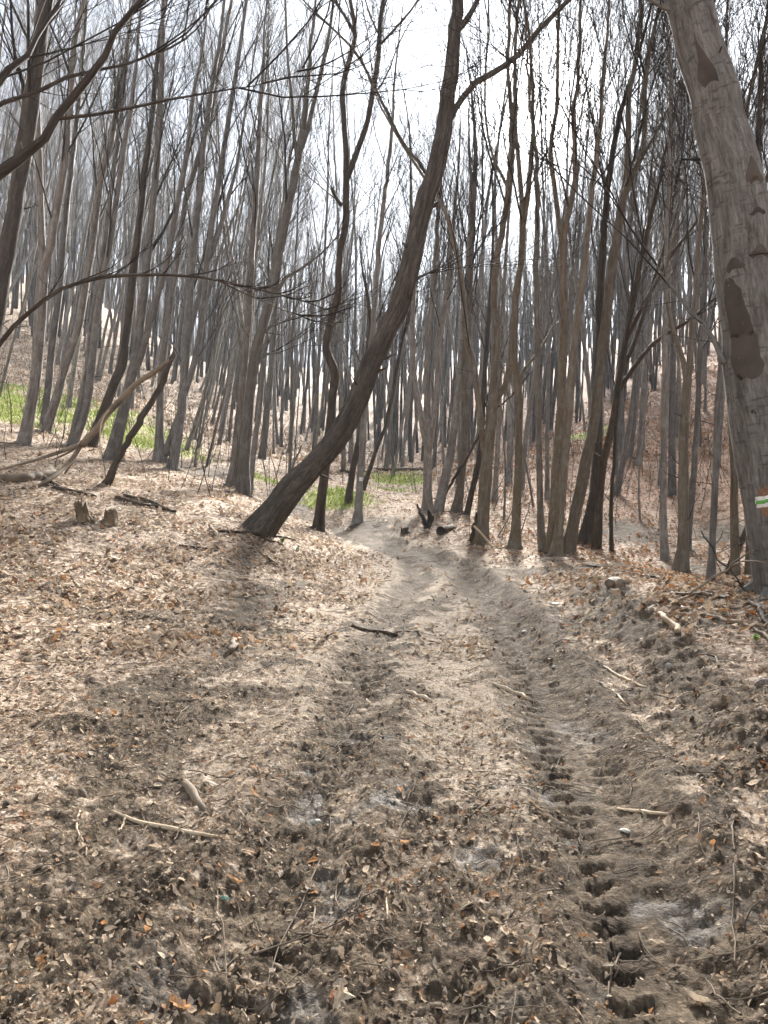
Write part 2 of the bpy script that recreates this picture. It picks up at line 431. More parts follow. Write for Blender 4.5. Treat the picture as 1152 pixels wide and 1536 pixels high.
def bark_material(name, dark, mid, light, fissure=.5, moss=0.0, lichen=0.0, bumpd=.02, stretch=.16, rings=0.0):
    m, t, b, out = new_mat(name)
    v = attr(t, 'bark', 'Vector')
    mp = N(t, 'ShaderNodeMapping'); mp.inputs['Scale'].default_value = (1, 1, stretch); t.links.new(v, mp.inputs['Vector'])
    oi = N(t, 'ShaderNodeObjectInfo')
    off = N(t, 'ShaderNodeVectorMath', operation='ADD'); t.links.new(mp.outputs[0], off.inputs[0])
    sc = N(t, 'ShaderNodeVectorMath', operation='SCALE'); sc.inputs[0].default_value = (37, 11, 53); t.links.new(oi.outputs['Random'], sc.inputs['Scale']); t.links.new(sc.outputs[0], off.inputs[1])
    n1_ = noise(t, off.outputs[0], 42, 6, .7, .4)
    n2_ = noise(t, off.outputs[0], 11, 4, .6)
    r = ramp(t, [(.36, dark), (.50, mid), (.63, light)])
    t.links.new(math_(t, 'ADD', math_(t, 'MULTIPLY', n1_.outputs[0], .55), math_(t, 'MULTIPLY', n2_.outputs[0], .45)), r.inputs[0])
    c = r.outputs[0]
    off2 = N(t, 'ShaderNodeVectorMath', operation='ADD'); t.links.new(v, off2.inputs[0]); t.links.new(sc.outputs[0], off2.inputs[1])
    if lichen:
        n3_ = noise(t, off2.outputs[0], 5, 6, .62)
        c = mixc(t, math_(t, 'MULTIPLY', math_(t, 'SUBTRACT', n3_.outputs[0], .50, True), lichen * 5, True), c, (.20, .20, .185))
    if rings:
        m3 = N(t, 'ShaderNodeMapping'); m3.inputs['Scale'].default_value = (2.2, 2.2, 11); t.links.new(v, m3.inputs['Vector'])
        n7 = noise(t, m3.outputs[0], 2.2, 5, .6)
        rg_ = math_(t, 'MULTIPLY', math_(t, 'SUBTRACT', n7.outputs[0], .56, True), 9, True)
        c = mixc(t, math_(t, 'MULTIPLY', rg_, rings), c, dark)
    if moss:
        n5_ = noise(t, off2.outputs[0], 9, 6, .66)
        mv = N(t, 'ShaderNodeSeparateXYZ'); t.links.new(v, mv.inputs[0])
        low = math_(t, 'SUBTRACT', 1.0, math_(t, 'MULTIPLY', mv.outputs[2], 1 / 4.5), True)
        c = mixc(t, math_(t, 'MULTIPLY', math_(t, 'MULTIPLY', math_(t, 'SUBTRACT', n5_.outputs[0], .42, True), 5, True), math_(t, 'MULTIPLY', low, moss)), c, (.072, .064, .026))
    # every stem a little lighter or darker than its neighbour
    hs = N(t, 'ShaderNodeHueSaturation'); t.links.new(c, hs.inputs['Color'])
    t.links.new(math_(t, 'ADD', math_(t, 'MULTIPLY', oi.outputs['Random'], .65), .68), hs.inputs['Value'])
    rs_ = math_(t, 'FRACT', math_(t, 'MULTIPLY', oi.outputs['Random'], 7.3)); t.links.new(math_(t, 'ADD', math_(t, 'MULTIPLY', rs_, .8), .55), hs.inputs['Saturation'])
    t.links.new(hs.outputs[0], b.inputs['Base Color'])
    b.inputs['Roughness'].default_value = .85
    b.inputs['Specular IOR Level'].default_value = .25
    h = bump(t, n1_.outputs[0], fissure, bumpd)
    h = bump(t, n2_.outputs[0], .4, .03, h)
    t.links.new(h, b.inputs['Normal'])
    return m
def twig_material(name, dark, light):
    m, t, b, out = new_mat(name)
    pos = N(t, 'ShaderNodeTexCoord').outputs['Object']
    n = noise(t, pos, 3, 4)
    r = ramp(t, [(.35, dark), (.68, light)]); t.links.new(n.outputs[0], r.inputs[0]); t.links.new(r.outputs[0], b.inputs['Base Color'])
    b.inputs['Roughness'].default_value = .8
    b.inputs['Specular IOR Level'].default_value = .2
    return m
M_GROUND = ground_material()
M_GREY = bark_material('grey_bark', (0.0588, 0.0508, 0.0447), (0.1132, 0.1011, 0.0913), (0.1973, 0.1828, 0.1712), .35, lichen=.7)
M_BROWN = bark_material('brown_bark', (0.0496, 0.0398, 0.0303), (0.0955, 0.0779, 0.0609), (0.1527, 0.1286, 0.1033), .5, moss=.55, lichen=.4)
M_DARK = bark_material('dark_bark', (0.0200, 0.0160, 0.0126), (0.0453, 0.0346, 0.0266), (0.0835, 0.0654, 0.0500), .8, lichen=.1, bumpd=.03)
M_MOSSY = bark_material('mossy_fissured_bark', (0.0293, 0.0205, 0.0140), (0.1196, 0.0832, 0.0562), (0.2623, 0.1915, 0.1318), 1.0, moss=1.0, lichen=.3, bumpd=.10)
M_PALE = bark_material('pale_smooth_bark', (0.0696, 0.0600, 0.0537), (0.1800, 0.1632, 0.1476), (0.3144, 0.2976, 0.2806), .8, moss=.4, lichen=.7, bumpd=.05, stretch=.22, rings=.8)
M_TWIG = twig_material('twig_bark', (0.0143, 0.0111, 0.0090), (0.0330, 0.0260, 0.0210))
M_TWIGG = twig_material('grey_twig_bark', (0.0343, 0.0308, 0.0288), (0.0691, 0.0625, 0.0590))
M_SCAR = twig_material('branch_scar_bark', (.036, .030, .026), (.078, .065, .056))
M_WOOD = twig_material('weathered_wood', (0.0782, 0.0586, 0.0407), (0.2346, 0.1838, 0.1329))
M_ROT = twig_material('rotten_wood', (0.0176, 0.0120, 0.0080), (0.0880, 0.0600, 0.0360))
M_PEEL = twig_material('peeled_pale_wood', (.30, .22, .14), (.52, .42, .30))
M_CHAR = twig_material('blackened_wood', (.008, .007, .006), (.045, .036, .030))

link('ground', ground_me, M_GROUND)
tag(bpy.data.objects['ground'], kind='structure')
GROUND = bpy.data.objects['ground']

# ------------------------------------------------------------------ tubes and trees
class Tubes:
    """collects round tapering stems and links them as one mesh"""
    def __init__(self): self.V, self.Q, self.T, self.B, self.n = [], [], [], [], 0
    def add(self, pts, rad, k, cap=True, lump=0.0, seed=0, flare=0.0, cap0=False):
        pts = np.asarray(pts, float); rad = np.asarray(rad, float)
        if pts.ndim == 2: pts = pts[None]; rad = rad[None]
        n, m, _ = pts.shape
        if n == 0: return
        tg = np.gradient(pts, axis=1); tg /= np.linalg.norm(tg, axis=2, keepdims=True) + 1e-9
        am = np.abs(tg).max(1); am[:, 1] -= 1e-3          # the axis each stem runs least along
        ref = np.eye(3)[np.argmin(am, 1)][:, None, :]
        u = np.cross(np.broadcast_to(ref, tg.shape), tg); u /= np.linalg.norm(u, axis=2, keepdims=True) + 1e-9
        w = np.cross(tg, u)
        a = np.arange(k) * 2 * np.pi / k
        rr = rad[:, :, None] * np.ones(k)
        s = np.concatenate([np.zeros((n, 1)), np.cumsum(np.linalg.norm(np.diff(pts, axis=1), axis=2), 1)], 1)
        if lump or flare:
            ph = seed * 1.7
            for q in range(n):
                f = fbm(np.cos(a)[None] * 1.3 + ph + s[q][:, None] * 1.1, np.sin(a)[None] * 1.3 + s[q][:, None] * .9 + ph, 3)
                f2 = np.cos(a * 5 + ph)[None] * .5 + np.cos(a * 3 + ph * 2)[None] * .5
                f += .8 * fbm(np.cos(a)[None] * 2.1 + ph + s[q][:, None] * 4.1, np.sin(a)[None] * 2.1 - s[q][:, None] * 3.3, 2)
                rr[q] *= 1 + lump * f + flare * np.exp(-s[q][:, None] / .32) * (.55 + .55 * f2) + flare * .6 * np.exp(-s[q][:, None] / .8) * .3
        ca, sa = np.cos(a), np.sin(a)
        vv = pts[:, :, None] + rr[..., None] * (u[:, :, None] * ca[:, None] + w[:, :, None] * sa[:, None])
        bk = np.empty((n, m, k, 3))
        bk[..., 0] = ca * rad[:, :1, None]; bk[..., 1] = sa * rad[:, :1, None]; bk[..., 2] = s[:, :, None]
        base = self.n + (np.arange(n) * m * k)[:, None, None]
        i, j = np.meshgrid(np.arange(m - 1), np.arange(k), indexing='ij')
        A = base + (i * k + j)[None]; Bq = base + (i * k + (j + 1) % k)[None]
        self.Q.append(np.stack([A, Bq, Bq + k, A + k], -1).reshape(-1, 4))
        self.V.append(vv.reshape(-1, 3)); self.B.append(bk.reshape(-1, 3)); self.n += n * m * k
        if cap:
            tip = pts[:, -1] + tg[:, -1] * rad[:, -1:] * .6
            ci = self.n + np.arange(n)
            last = (base[:, :, 0] + (m - 1) * k)
            jj_ = np.arange(k)
            self.T.append(np.stack([last + jj_[None], last + (jj_[None] + 1) % k, np.broadcast_to(ci[:, None], (n, k))], -1).reshape(-1, 3))
            self.V.append(tip); bt = np.zeros((n, 3)); bt[:, 2] = s[:, -1]; self.B.append(bt); self.n += n
        if cap0:
            first = base[:, :, 0]; jj_ = np.arange(k); ci = self.n + np.arange(n)
            self.T.append(np.stack([first + (jj_[None] + 1) % k, first + jj_[None], np.broadcast_to(ci[:, None], (n, k))], -1).reshape(-1, 3))
            self.V.append(pts[:, 0] - tg[:, 0] * rad[:, :1] * .3); self.B.append(np.zeros((n, 3))); self.n += n
    def mesh(self, name, mat):
        T = np.vstack(self.T) if self.T else None
        me = mesh_np(name, np.vstack(self.V), np.vstack(self.Q), T, True, {'bark': ('FLOAT_VECTOR', np.vstack(self.B))})
        me.materials.append(mat)
        return me

def nrm(v): return v / (np.linalg.norm(v, axis=-1, keepdims=True) + 1e-9)
def grow(P, D, Lh, R, nseg, wig, trop, tip, rng):
    n = len(P); pts = np.empty((n, nseg + 1, 3)); pts[:, 0] = P; d = nrm(D)
    for i in range(nseg):
        d = nrm(d + rng.normal(0, wig, (n, 3)) + np.array([0, 0, trop]))
        pts[:, i + 1] = pts[:, i] + d * (Lh / nseg)[:, None]
    rad = R[:, None] * np.linspace(1, tip, nseg + 1)[None]
    return pts, rad
def spawn(pts, rad, Lh, m, t0, t1, ang, lenf, radf, rng, rmin=.004, pw=1.0):
    n, k, _ = pts.shape
    t = t0 + (t1 - t0) * ((np.arange(m)[None] + rng.random((n, m))) / m) ** pw
    f = t * (k - 1); i = np.minimum(f.astype(int), k - 2); f = (f - i)[..., None]
    q = np.arange(n)[:, None]
    p = pts[q, i] * (1 - f) + pts[q, i + 1] * f
    d = nrm(pts[q, i + 1] - pts[q, i])
    rp = rad[q, i] * (1 - f[..., 0]) + rad[q, i + 1] * f[..., 0]
    a = np.radians(rng.uniform(ang[0], ang[1], (n, m)))[..., None]
    rv = nrm(np.cross(d, rng.normal(0, 1, (n, m, 3))))
    nd = d * np.cos(a) + rv * np.sin(a)
    ln = Lh[:, None] * rng.uniform(lenf[0], lenf[1], (n, m)) * (1.08 - .55 * t)
    r = np.maximum(rp * rng.uniform(radf[0], radf[1], (n, m)), rmin)
    return p.reshape(-1, 3), nd.reshape(-1, 3), ln.ravel(), r.ravel()

def crown_from(tb, stems, rng, n1=8, t0=.35, len1=4.0, ang1=(18, 36), n2=6, n3=5, rmin=.006, trop=.10, k1=5):
    """limbs, branches and twigs sprouting from the given stems (each a polyline with radii)"""
    for pts, rad, n_, t0_ in stems:
        pts = np.asarray(pts, float)[None]; rad = np.asarray(rad, float)[None]
        n_ = n_ or n1; t0_ = t0 if t0_ is None else t0_
        P, D, Ln, R = spawn(pts, rad, np.array([len1]), n_, t0_, .99, ang1, (.7, 1.35), (.24, .42), rng, .010)
        D[:, 2] += .12
        a, ra = grow(P, D, Ln, R, 6, .085, trop, .32, rng)
        tb.add(a, ra, k1)
        P, D, Lp, R = spawn(pts, rad, np.array([.45]), 9, .06, t0_ + .15, (45, 85), (.3, 1.6), (.06, .14), rng, .005)
        q_, rq = grow(P, D, Lp, R, 3, .15, .03, .35, rng)
        tb.add(q_, rq, 4, cap=False)
        P, D, L2, R = spawn(a, ra, Ln, n2, .18, .97, (18, 42), (.40, .85), (.36, .58), rng, rmin * 1.2)
        b_, rb = grow(P, D, L2, R, 4, .075, trop, .35, rng)
        tb.add(b_, rb, 3)
        P, D, L3, R = spawn(b_, rb, L2, n3, .15, .98, (18, 45), (.35, .7), (.5, .75), rng, rmin)
        c_, rc = grow(P, D, L3, R, 3, .07, trop * 1.1, .4, rng)
        tb.add(c_, rc, 3, cap=False)

def smooth_poly(P, n):
    P = np.asarray(P, float)
    d = np.concatenate([[0], np.cumsum(np.linalg.norm(np.diff(P[:, :3], axis=0), axis=1))])
    t = np.linspace(0, d[-1], n)
    # Catmull-Rom through the surveyed points
    out = np.empty((n, P.shape[1])); k = np.clip(np.searchsorted(d, t, side='right') - 1, 0, len(P) - 2)
    Pm = np.vstack([2 * P[0] - P[1], P, 2 * P[-1] - P[-2]])
    for q in range(n):
        i = k[q]; u = (t[q] - d[i]) / (d[i + 1] - d[i] + 1e-9)
        p0, p1_, p2_, p3 = Pm[i], Pm[i + 1], Pm[i + 2], Pm[i + 3]
        out[q] = .5 * (2 * p1_ + (p2_ - p0) * u + (2 * p0 - 5 * p1_ + 4 * p2_ - p3) * u * u + (3 * p1_ - p0 - 3 * p2_ + p3) * u ** 3)
    return out

def survey(trace, D, drift=0.0):
    """pixel trace (column,row,width) seen at distance D -> points and radii; drift leans it away from the viewer"""
    out = []; z0 = None
    for (px, py, w) in trace:
        z = CAMZ - (py - HY) / F * D
        if z0 is None: z0 = z
        d = D + drift * (z - z0)
        out.append(((px - HX) / F * d, d, CAMZ - (py - HY) / F * d, w / 2 / F * d))
    return np.array(out)

def make_tree(label, trace, bark, D=None, arms=(), twig=None, seed=0, drift=0.0, top=3.6, group=None, name='bare_tree', cat='tree',
              sides=14, lump=.15, flare=.6, crown=True, n1=9, t0=.5, len1=3.6, n2=7, n3=7, rmin=.0044, arm_n=6, sink=.12, ang1=(16, 36)):
    rng = np.random.default_rng(100 + seed)
    D = D or march(trace[0][0], trace[0][1], gz)
    P = survey(trace, D, drift)
    if seed not in (1, 2): P[:, 3] *= .93
    root = empty(name, (P[0, 0], P[0, 1], float(gz(P[0, 0], P[0, 1]))))
    tag(root, label, cat, group)
    o = np.array(root.location)
    P[:, :3] -= o
    d = P[1, :3] - P[0, :3]; d /= np.linalg.norm(d)
    P = np.vstack([np.append(P[0, :3] - d * sink, P[0, 3]), P])
    seglen = np.linalg.norm(np.diff(P[:, :3], axis=0), axis=1).sum()
    S = smooth_poly(P, int(np.clip(seglen / .22, 14, 60)))
    kn = rng.normal(0, .012, (len(S), 2)) * np.linspace(0, 1, len(S))[:, None]
    S[:, 0] += kn[:, 0]; S[:, 1] += kn[:, 1]
    tb = Tubes(); cb = Tubes(); stems = []
    # the stem goes on growing above what the photograph shows
    if top > 0:
        e, ra = grow(S[-1:, :3], (S[-1, :3] - S[-3, :3])[None], np.array([top]), S[-1:, 3], 10, .05, .05, .22, rng)
        S = np.vstack([S, np.column_stack([e[0, 1:], ra[0, 1:]])])
    tb.add(S[:, :3], S[:, 3], sides, lump=lump, seed=seed, flare=flare)
    stems.append((S[:, :3], S[:, 3], n1, t0))
    if flare > .2 and D < 21 and seed != 1:
        rb = S[min(3, len(S) - 1), 3]
        for q in range(5):
            a = q * 1.2566 + rng.uniform(-.45, .45); e = np.array([math.cos(a), math.sin(a)]); Lr = rb * rng.uniform(1.8, 4.2) * (.6 if seed == 2 else 1)
            tt = np.linspace(0, 1, 7); bend = rng.normal(0, .5)
            xy = e * (rb * .55 + Lr * tt)[:, None] + np.array([-e[1], e[0]]) * (bend * Lr * .4 * tt ** 2)[:, None]
            zz_ = gz(o[0] + xy[:, 0], o[1] + xy[:, 1]) - o[2] + rb * .50 * (1 - tt) ** 2.6 - rb * .26 * tt
            tb.add(np.column_stack([xy, zz_]), rb * (.34 * (1 - tt) ** 1.3 + .06), 8, lump=.14, seed=seed + q)
    for A in arms:
        ext = 4.0
        if isinstance(A, dict): ext = A.get('ext', ext); A = A['t']
        Q_ = survey(A, D, 0); 
        if drift: Q_[:, 1] += drift * (Q_[:, 2] - (o[2])) ; Q_[:, 0] *= Q_[:, 1] / D; Q_[:, 2] = CAMZ + (Q_[:, 2] - CAMZ) * Q_[:, 1] / D
        Q_[:, :3] -= o
        j = np.linspace(0, 1, len(Q_))[:, None] ** 1.5
        Q_[:, 1:2] += j * rng.normal(0, .35)
        L_ = np.linalg.norm(np.diff(Q_[:, :3], axis=0), axis=1).sum()
        Sa = smooth_poly(Q_, int(np.clip(L_ / .25, 6, 40)))
        if ext:
            e, ra = grow(Sa[-1:, :3], (Sa[-1, :3] - Sa[-2, :3])[None], np.array([ext]), Sa[-1:, 3], 7, .06, .06, .25, rng)
            Sa = np.vstack([Sa, np.column_stack([e[0, 1:], ra[0, 1:]])])
        tb.add(Sa[:, :3], Sa[:, 3], max(6, sides - 5), lump=lump * .6, seed=seed + 3)
        if arm_n: stems.append((Sa[:, :3], Sa[:, 3], arm_n, .3))
    link('trunk', tb.mesh('trunk', bark), None, root)
    if crown:
        crown_from(cb, stems, rng, len1=len1, n2=n2, n3=n3, rmin=rmin, ang1=ang1)
        link('crown', cb.mesh('crown', twig or M_TWIG), None, root)
    return root, S, D

# ------------------------------------------------------------------ trees near the track, each from its own survey
# --- the leaning trunk
lean, leanS, leanD = make_tree('thick mossy dark tree leaning far over to the right beside the track',
    [(388,796,47),(412,768,42),(437,733,38),(474,694,34),(508,654,33),(536,602,32),(555,550,31),(578,501,30),(602,449,30),(616,392,29),(637,305,28),(654,250,27),(665,201,25),(673,139,23),(680,69,20),(687,0,17)],
    M_MOSSY, seed=1, top=4.5, n1=7, t0=.86, sides=30, lump=.15, flare=.14, sink=.35,
    arms=[{'t':[(672,185,10),(680,168,9.5),(692,150,9),(713,125,9),(745,108,8.5),(779,83,8),(804,52,7.5),(839,17,6.5),(862,-4,6)],'ext':3.5},
          {'t':[(686,45,11),(700,28,9),(713,3,8)],'ext':3.5},
          {'t':[(640,262,5),(625,240,5),(606,219,5),(590,190,4.5),(574,160,4.5),(554,121,4),(533,87,4),(505,60,3),(470,30,2.5)],'ext':1.5},
          {'t':[(612,428,6),(622,418,5),(633,411,4),(655,398,3.2),(675,387,2.2)],'ext':.0}], arm_n=4)
# broken stubs and knots on it
def stub(parent, S, k, side, ln, r, mat, name='broken_stub', up=.2):
    tb = Tubes(); o = S[k, :3]; d = np.array([side[0], side[1], up]); d /= np.linalg.norm(d)
    b0 = o + d * S[k, 3] * .7
    tb.add(np.array([b0, b0 + d * ln * .5, b0 + d * ln + np.array([0, 0, .03])]), np.array([r, r * .8, r * .35]), 6)
    return link(name, tb.mesh(name, mat), None, parent)
for k, sd, ln, r in ((17, (1, -.3), .32, .03), (16, (1, -.25), .26, .028), (29, (1, -.4), .16, .05), (33, (.8, -.7), .1, .06), (22, (.9, -.6), .12, .05), (26, (-.8, -.6), .12, .045)):
    if k < len(leanS): stub(lean, leanS, k, sd, ln, r, M_DARK)

# --- the big pale tree with the painted mark
BD = 7.3
big, bigS, _ = make_tree('big pale smooth tree at the right edge with a white and green painted stripe',
    [(1198,890,114),(1187,850,106),(1177,800,101),(1168,750,98),(1159,700,98),(1150,650,98),(1142,600,97),(1134,520,94),(1126,450,92),(1116,380,88),(1106,300,82),(1091,230,75),(1078,170,70),(1063,120,68),(1048,60,65),(1034,0,62)],
    M_PALE, D=BD, seed=2, top=6.0, n1=7, t0=.72, sides=40, lump=.045, flare=.30, sink=.3, len1=4.5,
    arms=[{'t':[(1012,18,9),(985,6,8),(962,-4,7),(940,-16,6)],'ext':2.5},
          {'t':[(1086,545,9),(1078,520,8),(1066,495,7),(1054,470,6),(1040,455,5),(1030,430,5),(1018,405,3.5)],'ext':.6}], arm_n=4)

def on_trunk(S, z, ang, off=0.0):
    """a point on a stem's surface at height z, ang measured from the viewer's side towards the right"""
    k = int(np.clip(np.searchsorted(S[:, 2], z), 1, len(S) - 1)); f = (z - S[k - 1, 2]) / (S[k, 2] - S[k - 1, 2] + 1e-9)
    c = S[k - 1] * (1 - f) + S[k] * f
    d = S[k, :3] - S[k - 1, :3]; d /= np.linalg.norm(d)
    u = np.cross(np.array([0, 1., 0]), d); u /= np.linalg.norm(u); w = np.cross(d, u)   # u: right, w: away
    w = w if w[1] > 0 else -w
    u = u if u[0] > 0 else -u
    return c[:3] + (u * math.sin(ang) - w * math.cos(ang)) * (c[3] + off)
def real_surface(obj_me, p, axis):
    return p
from mathutils.bvhtree import BVHTree
def surf_patch(name, tree, S, outline, off, mat, parent, nu=10, nv=6, curl=None):
    """a thin raised patch that hugs the stem: outline(u,v) -> (z, angle)"""
    tr = [c for c in tree.children if c.name.startswith('trunk')][0].data
    bvh = BVHTree.FromPolygons([v.co[:] for v in tr.vertices], [p.vertices[:] for p in tr.polygons])
    V = []
    for i in range(nv + 1):
        for j in range(nu + 1):
            z, a = outline(j / nu, i / nv)
            far_ = on_trunk(S, z, a, .5); ctr = on_trunk(S, z, a, -.05)
            dr = (ctr - far_); dr /= np.linalg.norm(dr)
            h = bvh.ray_cast(Vector(far_), Vector(dr), 1.2)
            p = np.array(h[0]) if h[0] is not None else on_trunk(S, z, a)
            e = min(i, nv - i, j, nu - j)
            o_ = off if e > 0 else off * .35
            if curl: o_ += curl(j / nu, i / nv)
            V.append(p - dr * o_)
    Q = [(i * (nu + 1) + j, i * (nu + 1) + j + 1, (i + 1) * (nu + 1) + j + 1, (i + 1) * (nu + 1) + j) for i in range(nv) for j in range(nu)]
    me = mesh_np(name, np.array(V), np.array(Q)); me.materials.append(mat)
    return link(name, me, None, parent)
def simple_mat(name, col, rough=.7, var=.12, scale=30):
    m, t, b, out = new_mat(name)
    pos = N(t, 'ShaderNodeTexCoord').outputs['Object']
    n = noise(t, pos, scale, 5, .65)
    lo = tuple(c * (1 - var * 2) for c in col); hi = tuple(min(1, c * (1 + var)) for c in col)
    r = ramp(t, [(.3, lo), (.65, hi)]); t.links.new(n.outputs[0], r.inputs[0]); t.links.new(r.outputs[0], b.inputs['Base Color'])
    b.inputs['Roughness'].default_value = rough
    t.links.new(bump(t, n.outputs[0], .3, .004), b.inputs['Normal'])
    return m
def paint_mat(name, col):
    m, t, b, out = new_mat(name)
    pos = N(t, 'ShaderNodeTexCoord').outputs['Object']
    n = noise(t, pos, 45, 6, .7); n2_ = noise(t, pos, 160, 3, .6)
    f = math_(t, 'MULTIPLY', math_(t, 'SUBTRACT', math_(t, 'ADD', math_(t, 'MULTIPLY', n.outputs[0], .6), math_(t, 'MULTIPLY', n2_.outputs[0], .4)), .40, True), 14, True)
    c = mixc(t, f, (.13, .11, .09), col); c = mixc(t, math_(t, 'MULTIPLY', n.outputs[0], .35), c, tuple(q * .7 for q in col))
    t.links.new(c, b.inputs['Base Color']); b.inputs['Roughness'].default_value = .8
    t.links.new(bump(t, n2_.outputs[0], .6, .006), b.inputs['Normal'])
    return m
M_WPAINT = paint_mat('white_trail_paint', (.74, .74, .70))
M_GPAINT = paint_mat('green_trail_paint', (.09, .36, .05))
M_INNER = simple_mat('scraped_orange_bark', (.20, .105, .058), .85, .25, 40)
def zrow(D, py): return CAMZ - (py - HY) / F * D
zb = big.location.z
def wig(u, v, s): return .006 * math.sin(u * 17 + s) + .004 * math.sin(u * 41 + s * 2)
A0, A1 = math.radians(-64), math.radians(10)
scr = surf_patch('scraped_bark', big, bigS, lambda u, v: (zrow(BD, 764) - zb + v * (zrow(BD, 727) - zrow(BD, 764)) + (v - .5) * .035 * math.sin(u * 13) + (v - .5) * .03 * math.sin(u * 29 + 2) + wig(u, v, 3), A0 + .06 + (A1 - A0) * u + .09 * math.sin(v * 9) * (1 - u)), .004, M_INNER, big, 16, 8)
mk = surf_patch('trail_mark', big, bigS, lambda u, v: (zrow(BD, 753) - zb + v * (zrow(BD, 737) - zrow(BD, 753)) + wig(u, v, 1) * .5 + u * .02, A0 + (A1 - A0) * u + .02 * math.sin(v * 9)), .010, M_WPAINT, big, 16, 8)
surf_patch('green_stripe', big, bigS, lambda u, v: (zrow(BD, 748.3) - zb + v * (zrow(BD, 741.5) - zrow(BD, 748.3)) + wig(u, v, 2) * .5 + u * .02, A0 + .01 + (A1 - A0 - .02) * u), .0145, M_GPAINT, mk, 16, 4)
# the long dark bark wound, and the hooded scars where branches were
def wound(u, v):
    py = 570 + v * (422 - 570)
    wl = -62 + 14 * (1 - v); wr = -14 + 22 * (1 - v) ** 1.2 - 12 * v
    if v > .85: q = (v - .85) / .15; m_ = (wl + wr) / 2; wl += (m_ - wl) * q ** 2 * .75; wr += (m_ - wr) * q ** 2 * .75
    if v < .1: q = (.1 - v) / .1; m_ = (wl + wr) / 2; wl += (m_ - wl) * q ** 2 * .35; wr += (m_ - wr) * q ** 2 * .35
    return zrow(BD, py) - zb + .01 * math.sin(u * 8), math.radians(wl - 19 + (wr - wl) * u + 1.0 * math.sin(v * 23) + .7 * math.sin(v * 51 + 1))
surf_patch('bark_wound', big, bigS, wound, .003, M_SCAR, big, 12, 26, curl=lambda u, v: .002 * math.sin(u * 12 + v * 5))
def scar(py, adeg, hw, hh, tail=.0):
    def o(u, v):
        # a hood: wide and drooping at the bottom, drawn to a point above
        w_ = hw * (1 - v) ** (.75 if tail < .3 else 1.6) * (1 - .55 * max(0, .25 - v) / .25)
        uu = (u - .5) * 2 
        return (zrow(BD, py) - zb + (v * (hh + tail) - hh * .35 - .03 * uu * uu * (1 - v)), math.radians(adeg - 22) + uu * w_ + .05 * math.sin(v * 9 + py) * (1 - v))
    surf_patch('branch_scar', big, bigS, o, .004, M_SCAR, big, 10, 9, curl=lambda u, v: .004 * math.sin(min(1, v * 2) * 3.14) * (1 - abs(u - .5) * 2))
scar(128, -10, .62, .16, .33); scar(283, 38, .5, .12, .14); scar(395, 25, .55, .10, .05); scar(408, -25, .4, .07, .05); scar(672, 40, .6, .10, .02); scar(330, 30, .4, .05, .0)
for py, a in ((616, -20), (615, 8)):
    scar(py, a, .07, .03)

# --- trees left of the track and beyond it (column,row,width in the photograph)
T = make_tree
T('leaning grey brown trunk at the left edge rising out of the top left corner', [(-42,640,34),(-22,540,30),(0,430,27),(20,320,25),(38,200,23),(55,90,21),(68,0,19)], M_DARK, D=11.0, seed=10, n1=8, t0=.45, arms=[[(22,310,18),(38,240,17),(52,150,15),(64,60,14),(72,-10,13)]])
T('dark tree outside the left edge with a thick limb curving across the top left sky', [(-190,760,60),(-170,600,52),(-130,450,46),(-90,350,40),(-50,298,26),(0,258,19),(35,232,16),(62,212,14),(88,175,13),(110,143,12.5),(133,118,12),(152,90,11),(170,55,10),(185,36,9),(205,12,8),(222,-12,7)], M_DARK, D=7.0, seed=11, n1=9, t0=.62, len1=2.4, top=2.5, lump=.06,
  arms=[{'t':[(-90,350,26),(-60,240,20),(-30,140,15),(0,78,10),(14,52,9),(18,10,7)],'ext':2},{'t':[(-40,180,8),(0,150,7),(40,128,6),(75,95,6),(110,70,5),(140,50,4.5),(190,12,4)],'ext':1.5},{'t':[(88,178,6),(130,172,5),(180,160,4.5),(235,143,4),(290,128,3),(350,112,2)],'ext':.8}], arm_n=5, n2=5)
T('dark grey tree on the left slope that forks into two at mid height', [(36,667,19),(46,610,17),(54,560,16),(60,500,15),(63,455,15),(67,400,14),(76,370,13),(82,330,13),(94,260,12),(101,194,11),(108,104,10),(118,30,8)], M_GREY, seed=12, n1=9, t0=.4, arms=[[(67,425,11),(64,380,11),(62,330,10),(60,250,10),(58,174,9),(56,80,7),(60,0,6)]])
T('slim grey tree right of the dark fork on the grassy left slope', [(66,637,12),(73,575,11),(79,510,11),(90,430,10),(97,340,9),(108,240,8),(120,130,7),(128,40,6)], M_GREY, D=21.0, seed=13, n1=9)
T('grey tree leaning right with a crooked foot on the grass at left', [(70,640,14),(84,600,13),(92,570,13),(104,530,13),(118,490,12),(126,440,11),(139,360,10),(150,280,10),(164,220,9),(178,150,8),(190,70,7)], M_GREY, D=20.0, seed=14, n1=10, t0=.4)
T('twin stemmed grey tree standing left of the hinged broken sapling', [(108,668,12),(116,625,11),(124,590,11),(132,545,10),(137,490,10),(148,420,9),(160,340,8),(170,260,7),(180,180,6)], M_GREY, D=18.5, seed=15, n1=8, arms=[[(112,662,13),(128,620,12),(136,575,12),(143,520,11),(152,455,10),(168,380,9),(182,300,8),(196,215,7)]])
T('stout dark tree leaning right behind the hinged broken sapling', [(135,668,17),(150,632,15),(163,597,14.5),(176,565,15),(184,545,14),(190,500,13),(194,467,13),(199,420,13),(203,385,12),(210,330,11),(216,270,10),(224,210,9),(232,140,8),(238,60,7)], M_DARK, seed=16, n1=9, t0=.38, drift=.03)
